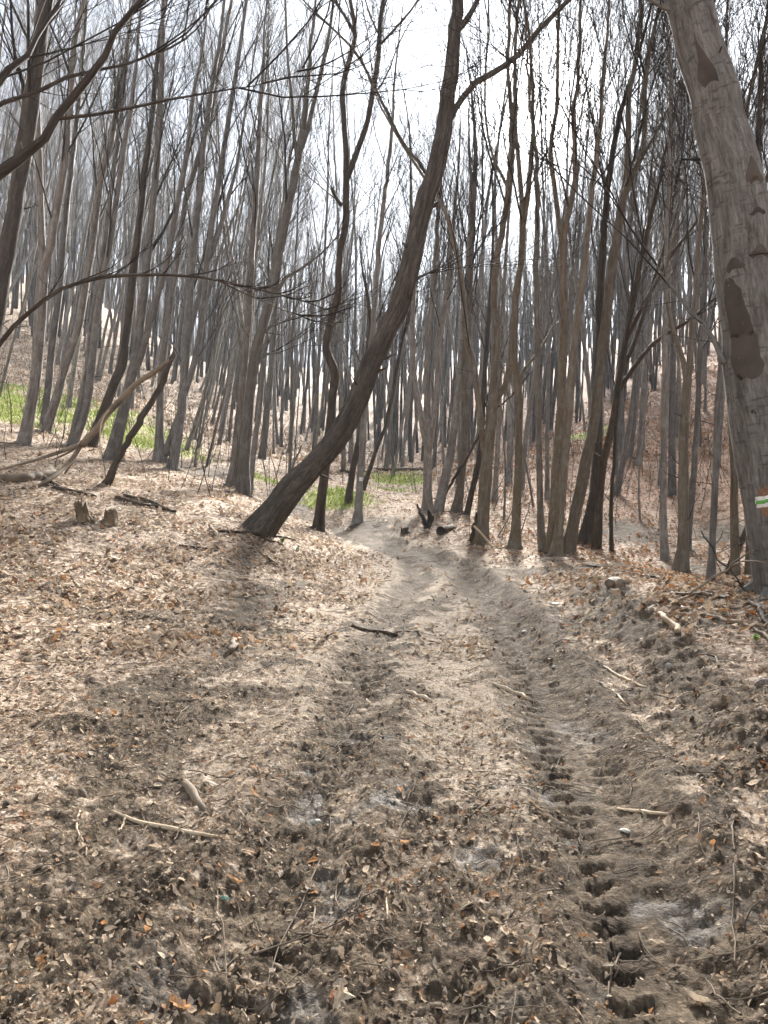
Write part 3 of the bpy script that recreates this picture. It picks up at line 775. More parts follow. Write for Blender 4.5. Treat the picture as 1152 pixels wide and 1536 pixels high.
T('stout grey tree with a low fork standing behind the leaning dead stem', [(167,690,21),(178,645,18),(187,606,17),(197,565,16),(205,529,15),(212,470,14),(218,420,13),(223,370,12),(228,320,11),(235,250,10.5),(240,174,9.5),(242,104,8.5),(245,35,7)], M_GREY, seed=17, n1=9, t0=.38, drift=-.02, arms=[[(196,568,13),(208,545,11),(218,515,10.5),(230,470,10),(240,440,9),(252,405,9),(262,360,8.5),(272,310,8),(285,250,7)]])
T('grey trunk with a mossy root swelling on the green patch at left', [(240,693,22),(239,662,14),(240,620,12),(241,570,11),(248,510,11),(256,450,10),(266,390,9),(278,305,9),(295,243,8),(312,191,8),(326,115,7),(347,0,5)], M_GREY, seed=18, n1=9, flare=.6, arms=[[(244,690,12),(256,655,9),(268,620,9),(276,590,8),(290,540,8),(300,480,7)]])
T('many armed dark grey tree just right of the green patch', [(258,704,15),(266,660,14),(273,610,13.5),(277,560,13),(280,510,13),(284,450,13),(288,400,12),(293,350,11),(300,290,10),(306,220,9),(316,140,8),(330,60,6)], M_GREY, seed=19, n1=10, t0=.3, drift=.02, arms=[[(276,588,10),(290,550,9),(300,500,9),(307,450,9),(312,400,9),(322,330,8),(334,260,8),(346,190,7),(360,110,6),(372,30,5)],[(280,520,8),(292,470,8),(305,420,8),(322,370,7),(340,310,6),(356,250,5)]])
T('pale grey tree close behind the brown tree left of the leaning trunk', [(346,730,15),(352,690,13),(358,630,12),(363,580,12),(368,530,11),(373,470,11),(376,410,10.5),(380,350,9),(386,270,8),(390,180,7)], M_GREY, seed=20, n1=9)
T('brown tree with broken orange branch stubs left of the leaning trunk', [(365,742,22),(366,700,18),(369,651,18),(374,600,17.5),(380,547,17),(388,510,16.5),(394,491,16),(401,465,16),(407,442,15.5),(415,405,14.5),(421,372,14),(427,340,13.5),(432,312,13),(439,275,12),(446,243,11.5),(451,210,11),(456,174,10),(462,120,7),(468,50,5)], M_BROWN, seed=21, n1=9, t0=.45, flare=.45,
  arms=[[(448,232,8),(460,200,7.5),(470,160,7),(482,110,6),(495,50,5),(502,0,4)],[(446,240,7),(441,200,6),(438,150,5),(430,80,4),(426,0,3.5)],
        {'t':[(416,436,6),(424,424,5),(432,416,4.5),(449,408,4),(466,398,3.5),(484,386,3),(500,372,2)],'ext':.8},
        {'t':[(393,500,5),(402,492,4.5),(414,485,4),(426,480,3.5),(436,474,3),(442,466,2)],'ext':0},
        {'t':[(385,548,5),(392,536,4.5),(400,531,4),(412,529,3.5),(421,528,2.5)],'ext':0}], arm_n=4)
T('thin grey tree just right of the brown tree with the broken stubs', [(374,738,10),(378,700,9),(384,650,9),(391,600,8),(396,540,8),(404,470,7),(410,400,6)], M_GREY, D=19.5, seed=22, n1=7)
T('pale grey trunk with a flared foot behind the brown tree', [(391,703,17),(395,670,11),(399,630,11),(404,580,10),(409,520,9),(414,450,9),(420,370,8),(428,280,6)], M_GREY, D=29.0, seed=23, n1=8, flare=.6)
T('dark crooked tree beside the track just right of the leaning base', [(477,795,17),(481,760,15),(487,713,14),(492,675,13.5),(496,640,13),(498,600,13),(503,566,14),(499,548,13.5),(490,530,13),(489,515,12),(492,498,12),(498,475,11.5),(505,450,12),(509,425,11),(508,401,11),(511,372,11),(517,347,11),(519,320,11),(519,300,11),(520,267,10.5),(519,226,9.5),(517,187,9),(514,149,9),(517,115,9),(526,85,8.5),(533,50,7),(526,10,6)], M_DARK, seed=24, n1=6, t0=.7, lump=.12,
  arms=[[(521,268,9),(536,226,8.5),(550,187,8),(559,139,8),(566,100,7.5),(569,69,7),(570,35,6.5),(576,0,6)],{'t':[(513,308,7),(507,302,6),(502,293,5),(498,284,4)],'ext':0},{'t':[(532,50,6),(520,25,5),(505,-5,5)],'ext':3},{'t':[(568,70,4),(590,52,3.5),(615,35,3),(640,12,2.5)],'ext':1.5}], arm_n=5)
blz, blzS, blzD = T('slim grey tree with a small white painted square beside the track bend', [(536,784,17),(538,760,12),(540,718,11),(543,690,11),(545,640,10.5),(549,595,10),(555,540,9),(560,480,8),(566,400,8),(574,320,7),(584,230,6)], M_GREY, seed=25, n1=8, flare=.45)
zz = blz.location.z
surf_patch('trail_mark', blz, blzS, lambda u, v: (zrow(blzD, 721.5) - zz + v * (5.5 / F * blzD), math.radians(-12 + 60 * u)), .012, M_WPAINT, blz, 6, 6)
T('slender dark tree leaning right behind the tree with the white square', [(522,756,11),(526,725,10),(532,690,9.5),(541,650,9),(547,600,9),(552,540,8)], M_DARK, D=22.0, seed=26, n1=7)
T('thin dark stem slanting right behind the tree with the white square', [(546,730,7),(556,700,6.5),(566,670,6),(578,640,6),(588,595,6),(594,560,6),(598,536,5.5),(606,500,5),(614,470,4)], M_DARK, D=24.0, seed=27, n1=6, top=3)
T('grey tree splitting into three arms behind the blackened root', [(641,764,16),(641,730,13),(641,690,12.5),(643,665,13),(641,640,9),(640,600,8.5),(640,542,8),(645,480,7.5),(652,400,7),(658,310,6),(664,220,5)], M_GREY, seed=28, n1=8, arms=[[(641,668,11),(634,640,10),(627,600,9),(621,560,8),(619,520,8),(619,470,7),(622,400,6),(618,320,5)],[(644,672,10),(650,630,9),(655,580,8.5),(658,530,8),(664,480,7),(672,420,6),(678,350,5)]])
T('slanting blue grey trunk right of the three armed tree', [(657,768,15),(665,730,14),(672,699,13),(678,665,12.5),(682,636,12),(687,590,11.5),(691,550,11),(695,500,10),(700,440,9),(704,370,8)], M_GREY, seed=29, n1=8, drift=.03)
T('greenish brown tree with a forked foot left of the stick on the bank', [(684,768,16),(690,735,12),(694,699,12),(697,650,12),(698,600,11.5),(698,550,11),(699,500,10),(704,440,9),(708,360,8),(712,280,7)], M_BROWN, seed=30, n1=8, drift=.02)
T('dark slanting tree between the greenish tree and the stout brown tree', [(699,779,9),(706,745,9),(713,715,9),(720,680,9),(722,650,8),(724,610,8)], M_DARK, D=19.5, seed=31, n1=6, top=7)
c5, c5S, _ = T('stout brown forked tree with a white stick at its foot', [(721,813,25),(724,780,20),(728,730,19),(731,690,18),(734,661,17.5),(739,611,16),(741,580,14),(742,558,13.5),(744,511,12.5),(742,470,11.5),(742,420,11),(747,380,10),(757,330,9.5),(762,280,9),(766,236,8),(768,174,7.5),(762,104,6),(766,0,5)], M_BROWN, seed=32, n1=8, t0=.5, flare=.4,
  arms=[[(739,612,9),(748,595,9),(758,577,9),(763,555,9),(766,542,8.5),(768,510,8),(769,480,8),(776,440,7),(781,399,8),(783,350,8),(783,312,7.5),(778,243,7),(773,191,6),(772,100,5),(776,20,4)],
        [(727,690,9),(723,650,9),(720,620,9),(716,590,8.5),(712,549,8.5),(705,525,8.5),(699,505,8.5),(696,450,8.5),(690,400,8),(681,355,7.5),(668,310,6.5),(657,292,5)],
        [(762,283,5),(752,262,4.5),(740,240,4),(731,205,3.5),(726,160,3),(727,100,3)]], arm_n=5)
T('straight brown grey tree with exposed roots right of the forked tree', [(772,822,19),(774,795,14),(775,761,13),(777,710,12.5),(778,667,12.5),(778,620,12),(778,589,12),(774,562,12),(771,535,11),(772,490,10),(774,440,10),(780,399,9.5),(786,330,9),(796,250,8),(800,170,6),(796,90,5)], M_BROWN, seed=33, n1=8, flare=.7, arms=[[(777,583,9),(786,555,6),(800,540,5),(820,515,4),(838,490,3)]], arm_n=3)
T('slender red brown tree at the left of the tight clump by the track', [(815,826,14),(811,790,11),(810,740,10),(809,699,10),(808,650,10),(808,605,10),(806,560,9.5),(806,511,9),(805,450,9),(804,399,8.5),(806,330,8),(806,295,7.5),(805,240,6.5),(800,205,5),(794,150,4),(790,80,3)], M_BROWN, seed=34, n1=8)
T('mossy brown tree in the middle of the tight clump by the track', [(826,829,15),(828,790,13),(831,750,12.5),(834,699,12.5),(838,650,12.5),(841,605,12.5),(843,560,12),(845,511,12),(846,450,12),(845,390,11.5),(849,340,9),(860,280,8.5),(863,240,8),(860,174,7),(866,121,6),(870,40,5)], M_BROWN, seed=35, n1=8, arms=[[(846,392,8),(838,330,7.5),(832,278,7),(827,236,7),(829,200,6.5),(837,156,6),(839,69,5)]])
T('brown tree with knuckled roots at the right of the tight clump', [(834,834,20),(838,800,14),(842,750,13),(847,699,12.5),(851,650,12),(855,605,11.5),(857,565,11),(860,527,11),(867,470,10),(873,420,10),(880,360,9),(886,300,8.5),(893,250,8),(900,190,7),(905,120,6),(912,30,4)], M_BROWN, seed=36, n1=8, flare=.55)
c9, _, _ = T('stout leaning brown tree right of the tight clump by the track', [(851,829,24),(858,795,19),(864,765,18),(872,730,18),(879,692,18),(886,664,17.5),(891,636,17),(895,605,16),(898,574,16),(902,540,15.5),(905,511,15.5),(911,460,15),(915,420,15),(921,380,14),(927,340,13.5),(934,300,12),(940,265,10),(943,222,9),(942,180,8.5),(944,140,8),(953,95,7.5),(960,40,6.5),(962,0,6)], M_BROWN, seed=37, n1=8, t0=.5, flare=.35, arms=[[(932,308,9),(945,272,9),(956,248,9),(964,222,8),(966,180,7.5),(965,139,7),(972,80,6),(985,20,5)],[(936,290,6),(955,252,6),(972,220,5),(990,190,4),(1010,150,3)]], arm_n=6)
T('dark tree with a swollen foot behind the stout leaning brown tree', [(878,815,24),(883,785,17),(889,750,15),(894,710,14),(897,667,14),(897,620,13),(896,560,13),(899,500,12),(900,440,12),(903,382,11),(908,330,10.5),(912,278,10),(918,235,9),(926,190,8.5),(940,140,7),(955,90,5)], M_DARK, seed=38, n1=9, t0=.4, flare=.5)
T('charcoal tree with long arms sweeping right above the gully', [(894,824,13),(898,780,12),(900,735,12),(904,700,12),(908,680,12),(914,655,12),(919,636,12),(924,605,11.5),(928,574,11),(933,545,10),(938,515,9),(946,470,8.5),(955,420,8),(968,360,7),(985,290,6),(1000,220,5)], M_DARK, seed=39, n1=9, t0=.42, arms=[[(926,590,8),(944,560,7),(962,535,6.5),(982,512,6),(1005,498,5),(1030,482,4),(1060,455,3)],[(938,515,7),(958,470,6.5),(980,430,6),(1000,390,5.5),(1030,350,4.5),(1060,310,3.5)],[(930,560,7),(950,520,7),(968,470,6),(985,420,5.5),(1008,350,5),(1025,270,4)]], arm_n=7)
T('thin dark pole standing alone right of the clump', [(918,828,6),(917,790,5.5),(917,740,5.5),(920,700,5.5),(924,640,5),(928,580,4.5)], M_DARK, seed=40, n1=6, top=4, len1=2)
T('straight blue grey tree standing in the gully', [(997,840,12),(996,800,10.5),(995,760,10),(995,700,10),(996,630,10),(997,560,9.5),(998,500,9),(999,430,8.5),(1001,350,8),(1004,260,7),(1006,170,6)], M_GREY, seed=41, n1=8)
T('stout brown tree with a mossy foot at the edge of the gully', [(1021,856,24),(1024,825,17),(1025,780,16),(1025,734,16),(1025,680,15.5),(1026,630,15),(1029,590,14.5),(1032,560,13),(1035,530,10),(1038,490,9.5),(1044,440,9),(1048,390,8),(1052,320,7),(1056,240,6)], M_BROWN, seed=42, n1=8, flare=.5, arms=[[(1030,572,9),(1026,545,8),(1020,520,7.5),(1012,495,7),(1006,460,6),(1001,420,5),(1008,380,5),(1020,345,4)]])
T('bluish grey tree with a curved foot behind the mossy footed tree', [(1034,848,12),(1032,815,10),(1036,770,9.5),(1040,720,9),(1044,660,9),(1047,600,8.5),(1050,540,8),(1053,470,7),(1058,390,6)], M_GREY, D=14.5, seed=43, n1=8)
T('straight dark grey tree between the gully and the big pale tree', [(1066,872,12),(1068,830,10),(1070,780,10),(1073,720,10),(1075,660,9.5),(1076,604,9),(1079,550,9),(1082,500,8),(1086,440,7.5),(1090,360,7)], M_GREY, seed=44, n1=8)
T('short leaning dark trunk low behind the painted tree', [(1090,876,14),(1096,850,12),(1106,825,10),(1117,800,9),(1126,780,8),(1128,740,7)], M_DARK, D=10.0, seed=45, n1=5, top=7)
T('olive green barked tree just left of the painted tree', [(1103,882,15),(1103,840,13),(1102,790,12.5),(1101,740,12),(1100,690,12),(1098,640,11.5),(1096,580,11),(1094,500,10),(1093,420,9),(1094,320,8)], M_BROWN, D=9.6, seed=46, n1=7)
T('tan barked tree peeping out behind the foot of the painted tree', [(1123,888,13),(1124,850,12),(1126,800,12),(1127,750,12),(1130,700,11),(1134,600,11),(1140,500,10),(1148,400,9)], M_BROWN, D=9.2, seed=47, n1=6)
T('slim dark tree against the sky right of the painted tree', [(1180,890,18),(1176,760,16),(1168,620,15),(1158,480,14),(1146,360,13),(1140,300,12),(1138,260,9),(1139,200,8.5),(1140,150,8),(1143,90,7),(1150,30,6),(1156,-20,5)], M_DARK, D=11.5, seed=48, n1=6, t0=.6, arms=[[(1140,290,8),(1148,262,7),(1160,230,6)]])
# small arched sapling bending across the left of the picture
T('thin dark sapling bent over in a long low arch at left', [(-60,640,11),(-25,555,9),(0,515,8),(28,482,7.5),(60,455,7),(100,430,6.5),(160,415,6),(200,413,5.5),(240,412,5),(280,414,4.5),(320,419,4),(360,428,3.5),(400,437,3),(440,447,2.5),(480,460,2),(520,472,1.6)], M_DARK, D=8.5, seed=49, n1=14, t0=.35, len1=.8, top=0, name='arched_sapling', cat='sapling', sides=8, lump=.03, n2=3, n3=3, ang1=(10, 24), flare=.1,
  arms=[{'t':[(330,422,3),(360,436,2.6),(400,452,2.2),(440,466,1.8),(490,470,1.2)],'ext':0}], arm_n=3, rmin=.003)
for k, (px, py, w, tops, lab) in enumerate([
  (292,700,4,[(300,640),(312,570),(322,500)],'whippy sapling on the bank right of the many armed tree'),
  (425,752,6,[(432,720),(443,690),(452,668)],'snapped bare sapling stem behind the leaning trunk base'),
  (310,700,5,[(322,650),(335,600),(345,540)],'thin grey sapling leaning right beside the bare earth bank'),
  (756,780,4,[(758,700),(752,620),(748,560)],'thin sapling directly right of the stout forked tree'),
  (960,780,4,[(958,720),(966,640),(975,560)],'slim sapling left of the straight tree in the gully'),
  (800,760,4,[(790,700),(776,640),(764,600)],'thin slanting sapling behind the straight tree with exposed roots')]):
    T(lab, [(px, py, w)] + [(a, b, w * (1 - .2 * (i + 1))) for i, (a, b) in enumerate(tops)], M_GREY, seed=60 + k, top=(2.5 if k != 1 else 0), n1=6, len1=1.6, n2=4, n3=3, name='sapling', cat='sapling', sides=7, lump=.03, flare=.1, crown=(k != 1))

# ------------------------------------------------------------------ the rest of the wood: copies of a few kinds
KINDS = []
def proto(kind, seed):
    rng = np.random.default_rng(500 + seed)
    H = {'tall': 16.5, 'forked': 15.5, 'twin': 15.0, 'pole': 12.0, 'curved': 16.0, 'spreading': 15.5}[kind]
    r0 = {'tall': .11, 'forked': .115, 'twin': .09, 'pole': .05, 'curved': .105, 'spreading': .12}[kind]
    tb, cb, stems = Tubes(), Tubes(), []
    def stem(P0, D0, Hh, r, wg, seg=22, curve=0.0, k=9, fl=.45):
        d = np.array(D0, float); p = np.array(P0, float); pts = [p.copy()]
        az = rng.uniform(0, 6.28)
        for i in range(seg):
            d = d + rng.normal(0, wg, 3) + np.array([math.cos(az), math.sin(az), 0]) * curve * (1 if i < seg * .45 else -1.3) + np.array([0, 0, .03]); d /= np.linalg.norm(d)
            p = p + d * Hh / seg; pts.append(p.copy())
        rd = r * (1 - .84 * np.linspace(0, 1, seg + 1) ** .85)
        tb.add(np.array(pts), rd, k, lump=.08, seed=seed + len(stems), flare=fl)
        return np.array(pts), rd
    n1, t0, n2_, n3_ = (9, .42, 8, 8)
    if kind == 'tall' : stems.append((*stem((0, 0, -.2), (.03, 0, 1), H, r0, .022), 10, .45))
    if kind == 'curved': stems.append((*stem((0, 0, -.2), (.12, .05, 1), H, r0, .022, curve=.028), 10, .42))
    if kind == 'pole': stems.append((*stem((0, 0, -.2), (.03, .02, 1), H, r0, .02, k=7, fl=.2), 7, .45))
    if kind == 'spreading':
        p, r = stem((0, 0, -.2), (-.03, 0, 1), H * .92, r0, .03); stems.append((p, r, 8, .35))
        for q in range(3):
            i = 8 + q * 2; d = p[i + 1] - p[i]; d /= np.linalg.norm(d); a = rng.uniform(0, 6.28)
            pp, rr = stem(p[i], d + .36 * np.array([math.cos(a + q * 2.1), math.sin(a + q * 2.1), 0]), H - p[i][2] - 1.5, r[i] * .62, .03, 14, k=7, fl=0); stems.append((pp, rr, 6, .3))
    if kind == 'forked':
        p, r = stem((0, 0, -.2), (0, .04, 1), 3.6, r0, .02, 9); r2 = r[-1] 
        tb.T.clear(); tb = Tubes(); r = r0 * np.linspace(1, .82, len(p)); tb.add(p, r, 9, cap=False, lump=.08, seed=seed, flare=.45)
        for s in (-1, 1):
            pp, rr = stem(p[-2], (s * .2 + rng.normal(0, .04), rng.normal(0, .1), 1), H - 3.6, r0 * .66, .022, 16, k=8, fl=0); stems.append((pp, rr, 8, .3))
    if kind == 'twin':
        for s in (-1, 1):
            pp, rr = stem((s * .10, 0, -.2), (s * .10, rng.normal(0, .05), 1), H * (1 if s > 0 else .9), r0 * (1 if s > 0 else .85), .022, 18); stems.append((pp, rr, 8, .4))
    crown_from(cb, stems, rng, len1=3.4 if kind != 'pole' else 1.8, n2=n2_ if kind != 'pole' else 4, n3=n3_ if kind != 'pole' else 4, rmin=.004, k1=4)
    tm = tb.mesh('trunk', M_GREY); cm = cb.mesh('crown', M_TWIGG)
    return kind, tm, cm
for q, kd in enumerate(['tall', 'tall', 'curved', 'curved', 'forked', 'forked', 'twin', 'spreading', 'spreading', 'pole']):
    KINDS.append(proto(kd, q))
WORDS = {'tall': 'straight', 'curved': 'curved', 'forked': 'low forked', 'twin': 'twin stemmed', 'spreading': 'many armed', 'pole': 'pole thin'}
taken = [np.array([o.location.x, o.location.y]) for o in COL.objects if o.get('category') in ('tree', 'sapling')]
def zone(px, py, D):
    side = 'on the left slope' if px < 330 else 'in the middle of the wood' if px < 720 else 'on the rise behind the track bend' if px < 930 else 'on the rusty right bank'
    dist = 'near the front' if D < 27 else 'part way back' if D < 42 else 'far back'
    return side, dist
placed = 0; tries = 0; BGT = []
rngb = np.random.default_rng(77)
while placed < 232 and tries < 6000:
    tries += 1
    D = 17.0 * (66 / 17.0) ** (rngb.random() ** .72)
    px = rngb.uniform(-120, 1270)
    x = (px - HX) / F * D; z = float(gz(x, D)); py = HY + (CAMZ - z) * F / D
    if D < 26 and 330 < px < 930 and D < 21: continue
    if px < 330 and D < 34 and rngb.random() < .6: continue
    if 440 < px < 640 and D < 30 and py > 735: continue
    if 560 < px < 640 and D < 32 and rngb.random() < .7: continue
    p = np.array([x, D])
    if min(np.hypot(*(p - t)) for t in taken) < (1.0 + D * .014): continue
    taken.append(p)
    kd, tm, cm = KINDS[int(rngb.choice(10, p=[.15, .14, .13, .12, .09, .08, .08, .07, .07, .07]))]
    side, dist = zone(px, py, D)
    root = empty('bare_tree', (x, D, z))
    s = rngb.uniform(.8, 1.22)
    root.scale = (s * rngb.uniform(.52, 1.0), s, s); root.scale.y = root.scale.x
    lean_x = {'on the left slope': rngb.normal(.15, .05), 'in the middle of the wood': rngb.normal(.05, .05), 'on the rise behind the track bend': rngb.normal(.03, .05), 'on the rusty right bank': rngb.normal(.02, .05)}[side]
    q = Quaternion((0, 1, 0), lean_x) @ Quaternion((1, 0, 0), rngb.normal(0, .05)) @ Quaternion((0, 0, 1), rngb.uniform(0, 6.28))
    root.rotation_mode = 'QUATERNION'; root.rotation_quaternion = q
    BGT.append((root, kd, px, D, side, dist, s))
    link('trunk', tm, None, root); link('crown', cm, None, root)
    placed += 1
SHORT = [(36,'dark forked tree at left'),(70,'crooked footed grey tree'),(110,'twin stemmed grey tree'),(135,'stout dark leaning tree'),(167,'low forked stout tree'),(240,'mossy swollen root'),(258,'many armed dark tree'),(365,'brown tree with broken stubs'),(477,'dark crooked tree'),(536,'tree with the white square'),(641,'three armed tree'),(684,'greenish brown forked foot tree'),(721,'stout forked brown tree'),(772,'tree with exposed roots'),(826,'tight clump'),(851,'stout leaning brown tree'),(894,'charcoal tree with sweeping arms'),(918,'thin dark pole'),(997,'blue grey tree in the gully'),(1021,'mossy footed brown tree'),(1066,'dark grey tree by the gully')]
seen = {}
for (root, kd, px, D, side, dist, s) in BGT:
    c = min(SHORT, key=lambda h: abs(h[0] - px)); dx = px - c[0]
    size = 'slim' if s < .93 else 'tall' if s > 1.1 else 'middling'
    if abs(dx) < 45: lab = f"{size} {WORDS[kd]} grey tree {dist}, {'left' if dx < 0 else 'right'} of the {c[1]}"
    elif px < 0: lab = f'{size} {WORDS[kd]} grey tree {dist} at the left edge'
    elif px > 1090: lab = f'{size} {WORDS[kd]} grey tree {dist} behind the big painted tree'
    elif 270 < px < 365: lab = f'{size} {WORDS[kd]} grey tree {dist} above the bare earth bank'
    elif 400 < px < 480: lab = f'{size} {WORDS[kd]} grey tree {dist} seen under the leaning trunk'
    else: lab = f'{size} {WORDS[kd]} grey tree {dist} {side}'
    if len(lab.split()) > 16: lab = lab.replace(' grey tree', ' tree', 1)
    if len(lab.split()) > 16: lab = lab.replace(' part way back', ' midway')
    tag(root, lab, 'tree', 'grey bare trees in the wood behind')
dup = {}
for b_ in BGT: dup.setdefault(b_[0]['label'], []).append(b_)
for lab, bs in dup.items():
    if len(bs) < 2: continue
    bs.sort(key=lambda b_: b_[2]); n_ = len(bs)
    for i_, b_ in enumerate(bs):
        w_ = ('leftmost' if i_ == 0 else 'rightmost' if i_ == n_ - 1 else 'middle' if n_ == 3 else ('second', 'third', 'fourth', 'fifth', 'sixth')[i_ - 1])
        nl = f'{w_} ' + lab
        if len(nl.split()) > 16: nl = nl.replace(' grey tree', ' tree', 1)
        if len(nl.split()) > 16: nl = nl.replace(' part way back', ' midway')
        b_[0]['label'] = nl
print('background trees', placed, 'tries', tries)

# the far slopes: a mass of bare trees nobody could count
rngf = np.random.default_rng(91)
fb = Tubes(); 
nf = 2400
D = 46 * (215 / 46) ** (rngf.random(nf) ** .8); a = rngf.uniform(-.72, .72, nf)
x = D * np.tan(a); z = gz(x, D)
P0 = np.stack([x, D, z - .3], 1)
H = rngf.uniform(11, 17, nf)
pt, rd = grow(P0, np.stack([rngf.normal(.03, .06, nf), rngf.normal(0, .05, nf), np.ones(nf)], 1), H, rngf.uniform(.07, .15, nf), 4, .03, .03, .2, rngf)
fb.add(pt, rd, 4)
P, Dd, Ln, R = spawn(pt, rd, H, 7, .35, .98, (15, 35), (.22, .36), (.35, .6), rngf, .02)
l1, r1 = grow(P, Dd, Ln, R, 3, .10, .10, .35, rngf); fb.add(l1, r1, 3, cap=False)
P, Dd, L2, R = spawn(l1, r1, Ln, 3, .2, .97, (15, 40), (.4, .75), (.5, .75), rngf, .018)
l2, r2 = grow(P, Dd, L2, R, 1, .1, .1, .4, rngf); fb.add(l2, r2, 3, cap=False)
ff = link('far_wood', fb.mesh('far_wood', M_TWIGG), None); tag(ff, 'mass of bare grey trees covering the far slopes', None, None, 'stuff')

# thin whippy undergrowth between the trunks
ru = np.random.default_rng(123)
nu_ = 900; D = 15.0 * (55 / 15.0) ** (ru.random(nu_) ** .8); px = ru.uniform(-60, 1210, nu_); x = (px - HX) / F * D; z = gz(x, D)
kk = ~((px > 420) & (px < 680) & (D < 26)); x, D, z = x[kk], D[kk], z[kk]; n_u = len(x)
ub = Tubes(); Lh = ru.uniform(.6, 2.8, n_u)
p_, r_ = grow(np.stack([x, D, z - .03], 1), np.stack([ru.normal(.05, .22, n_u), ru.normal(0, .2, n_u), np.ones(n_u)], 1), Lh, ru.uniform(.004, .012, n_u), 6, .09, .04, .4, ru)
ub.add(p_, r_, 4, cap=False)
P, Dd, Ln, R = spawn(p_, r_, Lh, 5, .3, .95, (20, 50), (.25, .5), (.5, .8), ru, .003)
q_, s_ = grow(P, Dd, Ln, R, 3, .14, .05, .5, ru); ub.add(q_, s_, 3, cap=False)
tag(link('undergrowth', ub.mesh('undergrowth', M_TWIGG), None), 'thin bare brush growing between the trunks', None, None, 'stuff')
# ------------------------------------------------------------------ wood, stumps and stones lying about
def polyw(trace, D=None, lift=True):
    """(column,row,width,height above ground) -> points, radii. D fixes the distance of every point that hangs in the air"""
    out = []
    for t_ in trace:
        px, py, w = t_[:3]; h = t_[3] if len(t_) > 3 else None
        if h is None: p = at(px, py); p[2] += w / 2 / F * p[1] * .6
        else: p = at(px, py, h)
        out.append((*p, w / 2 / F * p[1]))
    return np.array(out)
def lying(name, label, cat, trace, mat, k=8, side=(), group=None, lump=.12, seed=0, knots=.012, n=None):
    P = polyw(trace)
    root_loc = P[0, :3].copy()
    P[:, :3] -= root_loc
    tb = Tubes()
    L_ = np.linalg.norm(np.diff(P[:, :3], axis=0), axis=1).sum()
    S = smooth_poly(P, n or int(np.clip(L_ / .06, 7, 40)))
    rng = np.random.default_rng(900 + seed)
    S[:, :3] += rng.normal(0, 1, (len(S), 3)) * knots * np.array([1, 1, .4])
    tb.add(S[:, :3], S[:, 3], k, lump=lump, seed=seed, cap0=True)
    o = link(name, tb.mesh(name, mat), None, None, root_loc)
    tag(o, label, cat, group)
    for q, sd in enumerate(side):
        Q_ = polyw(sd); Q_[:, :3] -= root_loc
        t2 = Tubes(); S2 = smooth_poly(Q_, max(5, len(Q_) * 3)); S2[1:-1, :3] += rng.normal(0, .004, (len(S2) - 2, 3))
        t2.add(S2[:, :3], S2[:, 3], max(5, k - 2), lump=.08, seed=seed + q + 1)
        link('side_branch', t2.mesh('side_branch', mat), None, o)
    return o

# the hinged broken sapling: a leaning dead stem with its snapped top folded down to the ground
D0 = march(160, 727, gz)
sn = lying('broken_tree', 'dark dead leaning stem whose snapped pale top hangs folded down to the ground at left', 'dead tree',
    [(158,729,15,D0),(172,700,11,D0),(188,668,10,D0),(205,640,10,D0),(222,612,9.5,D0),(240,580,9,D0),(245,566,10,D0),(254,545,8,D0),(262,529,6,D0)], M_CHAR, 10, seed=1, n=26)
sn.data.materials[0] = M_DARK
o0 = np.array(sn.location)
fold = [(259,538,6),(245,548,7.5),(228,560,8),(205,575,8),(190,590,8.5),(178,603,9),(160,622,9.5),(148,640,10),(134,655,10.5),(122,668,10)]
def attach(parent, name, pts, mat, k=8, o0=None, lump=.08, n=None, seed=0):
    P = polyw(pts); P[:, :3] -= np.array(parent.location)
    tb = Tubes(); S = smooth_poly(P, n or len(P) * 3); tb.add(S[:, :3], S[:, 3], k, lump=lump, seed=seed)
    return link(name, tb.mesh(name, mat), None, parent)
ft = attach(sn, 'folded_top', [(a, b, w, D0 - .004 * i) for i, (a, b, w) in enumerate(fold)], M_WOOD, 9, seed=4)
for q, tr_ in enumerate([[(121,667,6,D0),(95,676,6,D0 - .3),(60,688,5,D0 - .7),(20,699,4.5,D0 - 1.2),(-30,712,3.5,D0 - 1.8)],
                         [(120,670,8,D0),(110,686,7,D0 - .2),(95,703,7,D0 - .5),(78,716,7,D0 - .9),(58,729,6,D0 - 1.25),(44,733,5,D0 - 1.4)],
                         [(119,668,4,D0),(100,680,3.5,D0 + .2),(78,690,2.2,D0 + .35)],
                         [(117,676,5,D0),(108,694,4,D0 - .15),(97,710,3,D0 - .3)],
                         [(172,608,3,D0 - .02),(158,622,2.6,D0 - .1),(151,640,2.4,D0 - .14),(150,665,2,D0 - .18),(152,684,1.5,D0 - .2)]]):
    b_ = attach(sn, 'side_branch', tr_, M_WOOD if q != 4 else M_PEEL, 7, seed=10 + q)
    b_.parent = ft; b_.matrix_parent_inverse = Matrix.Identity(4)

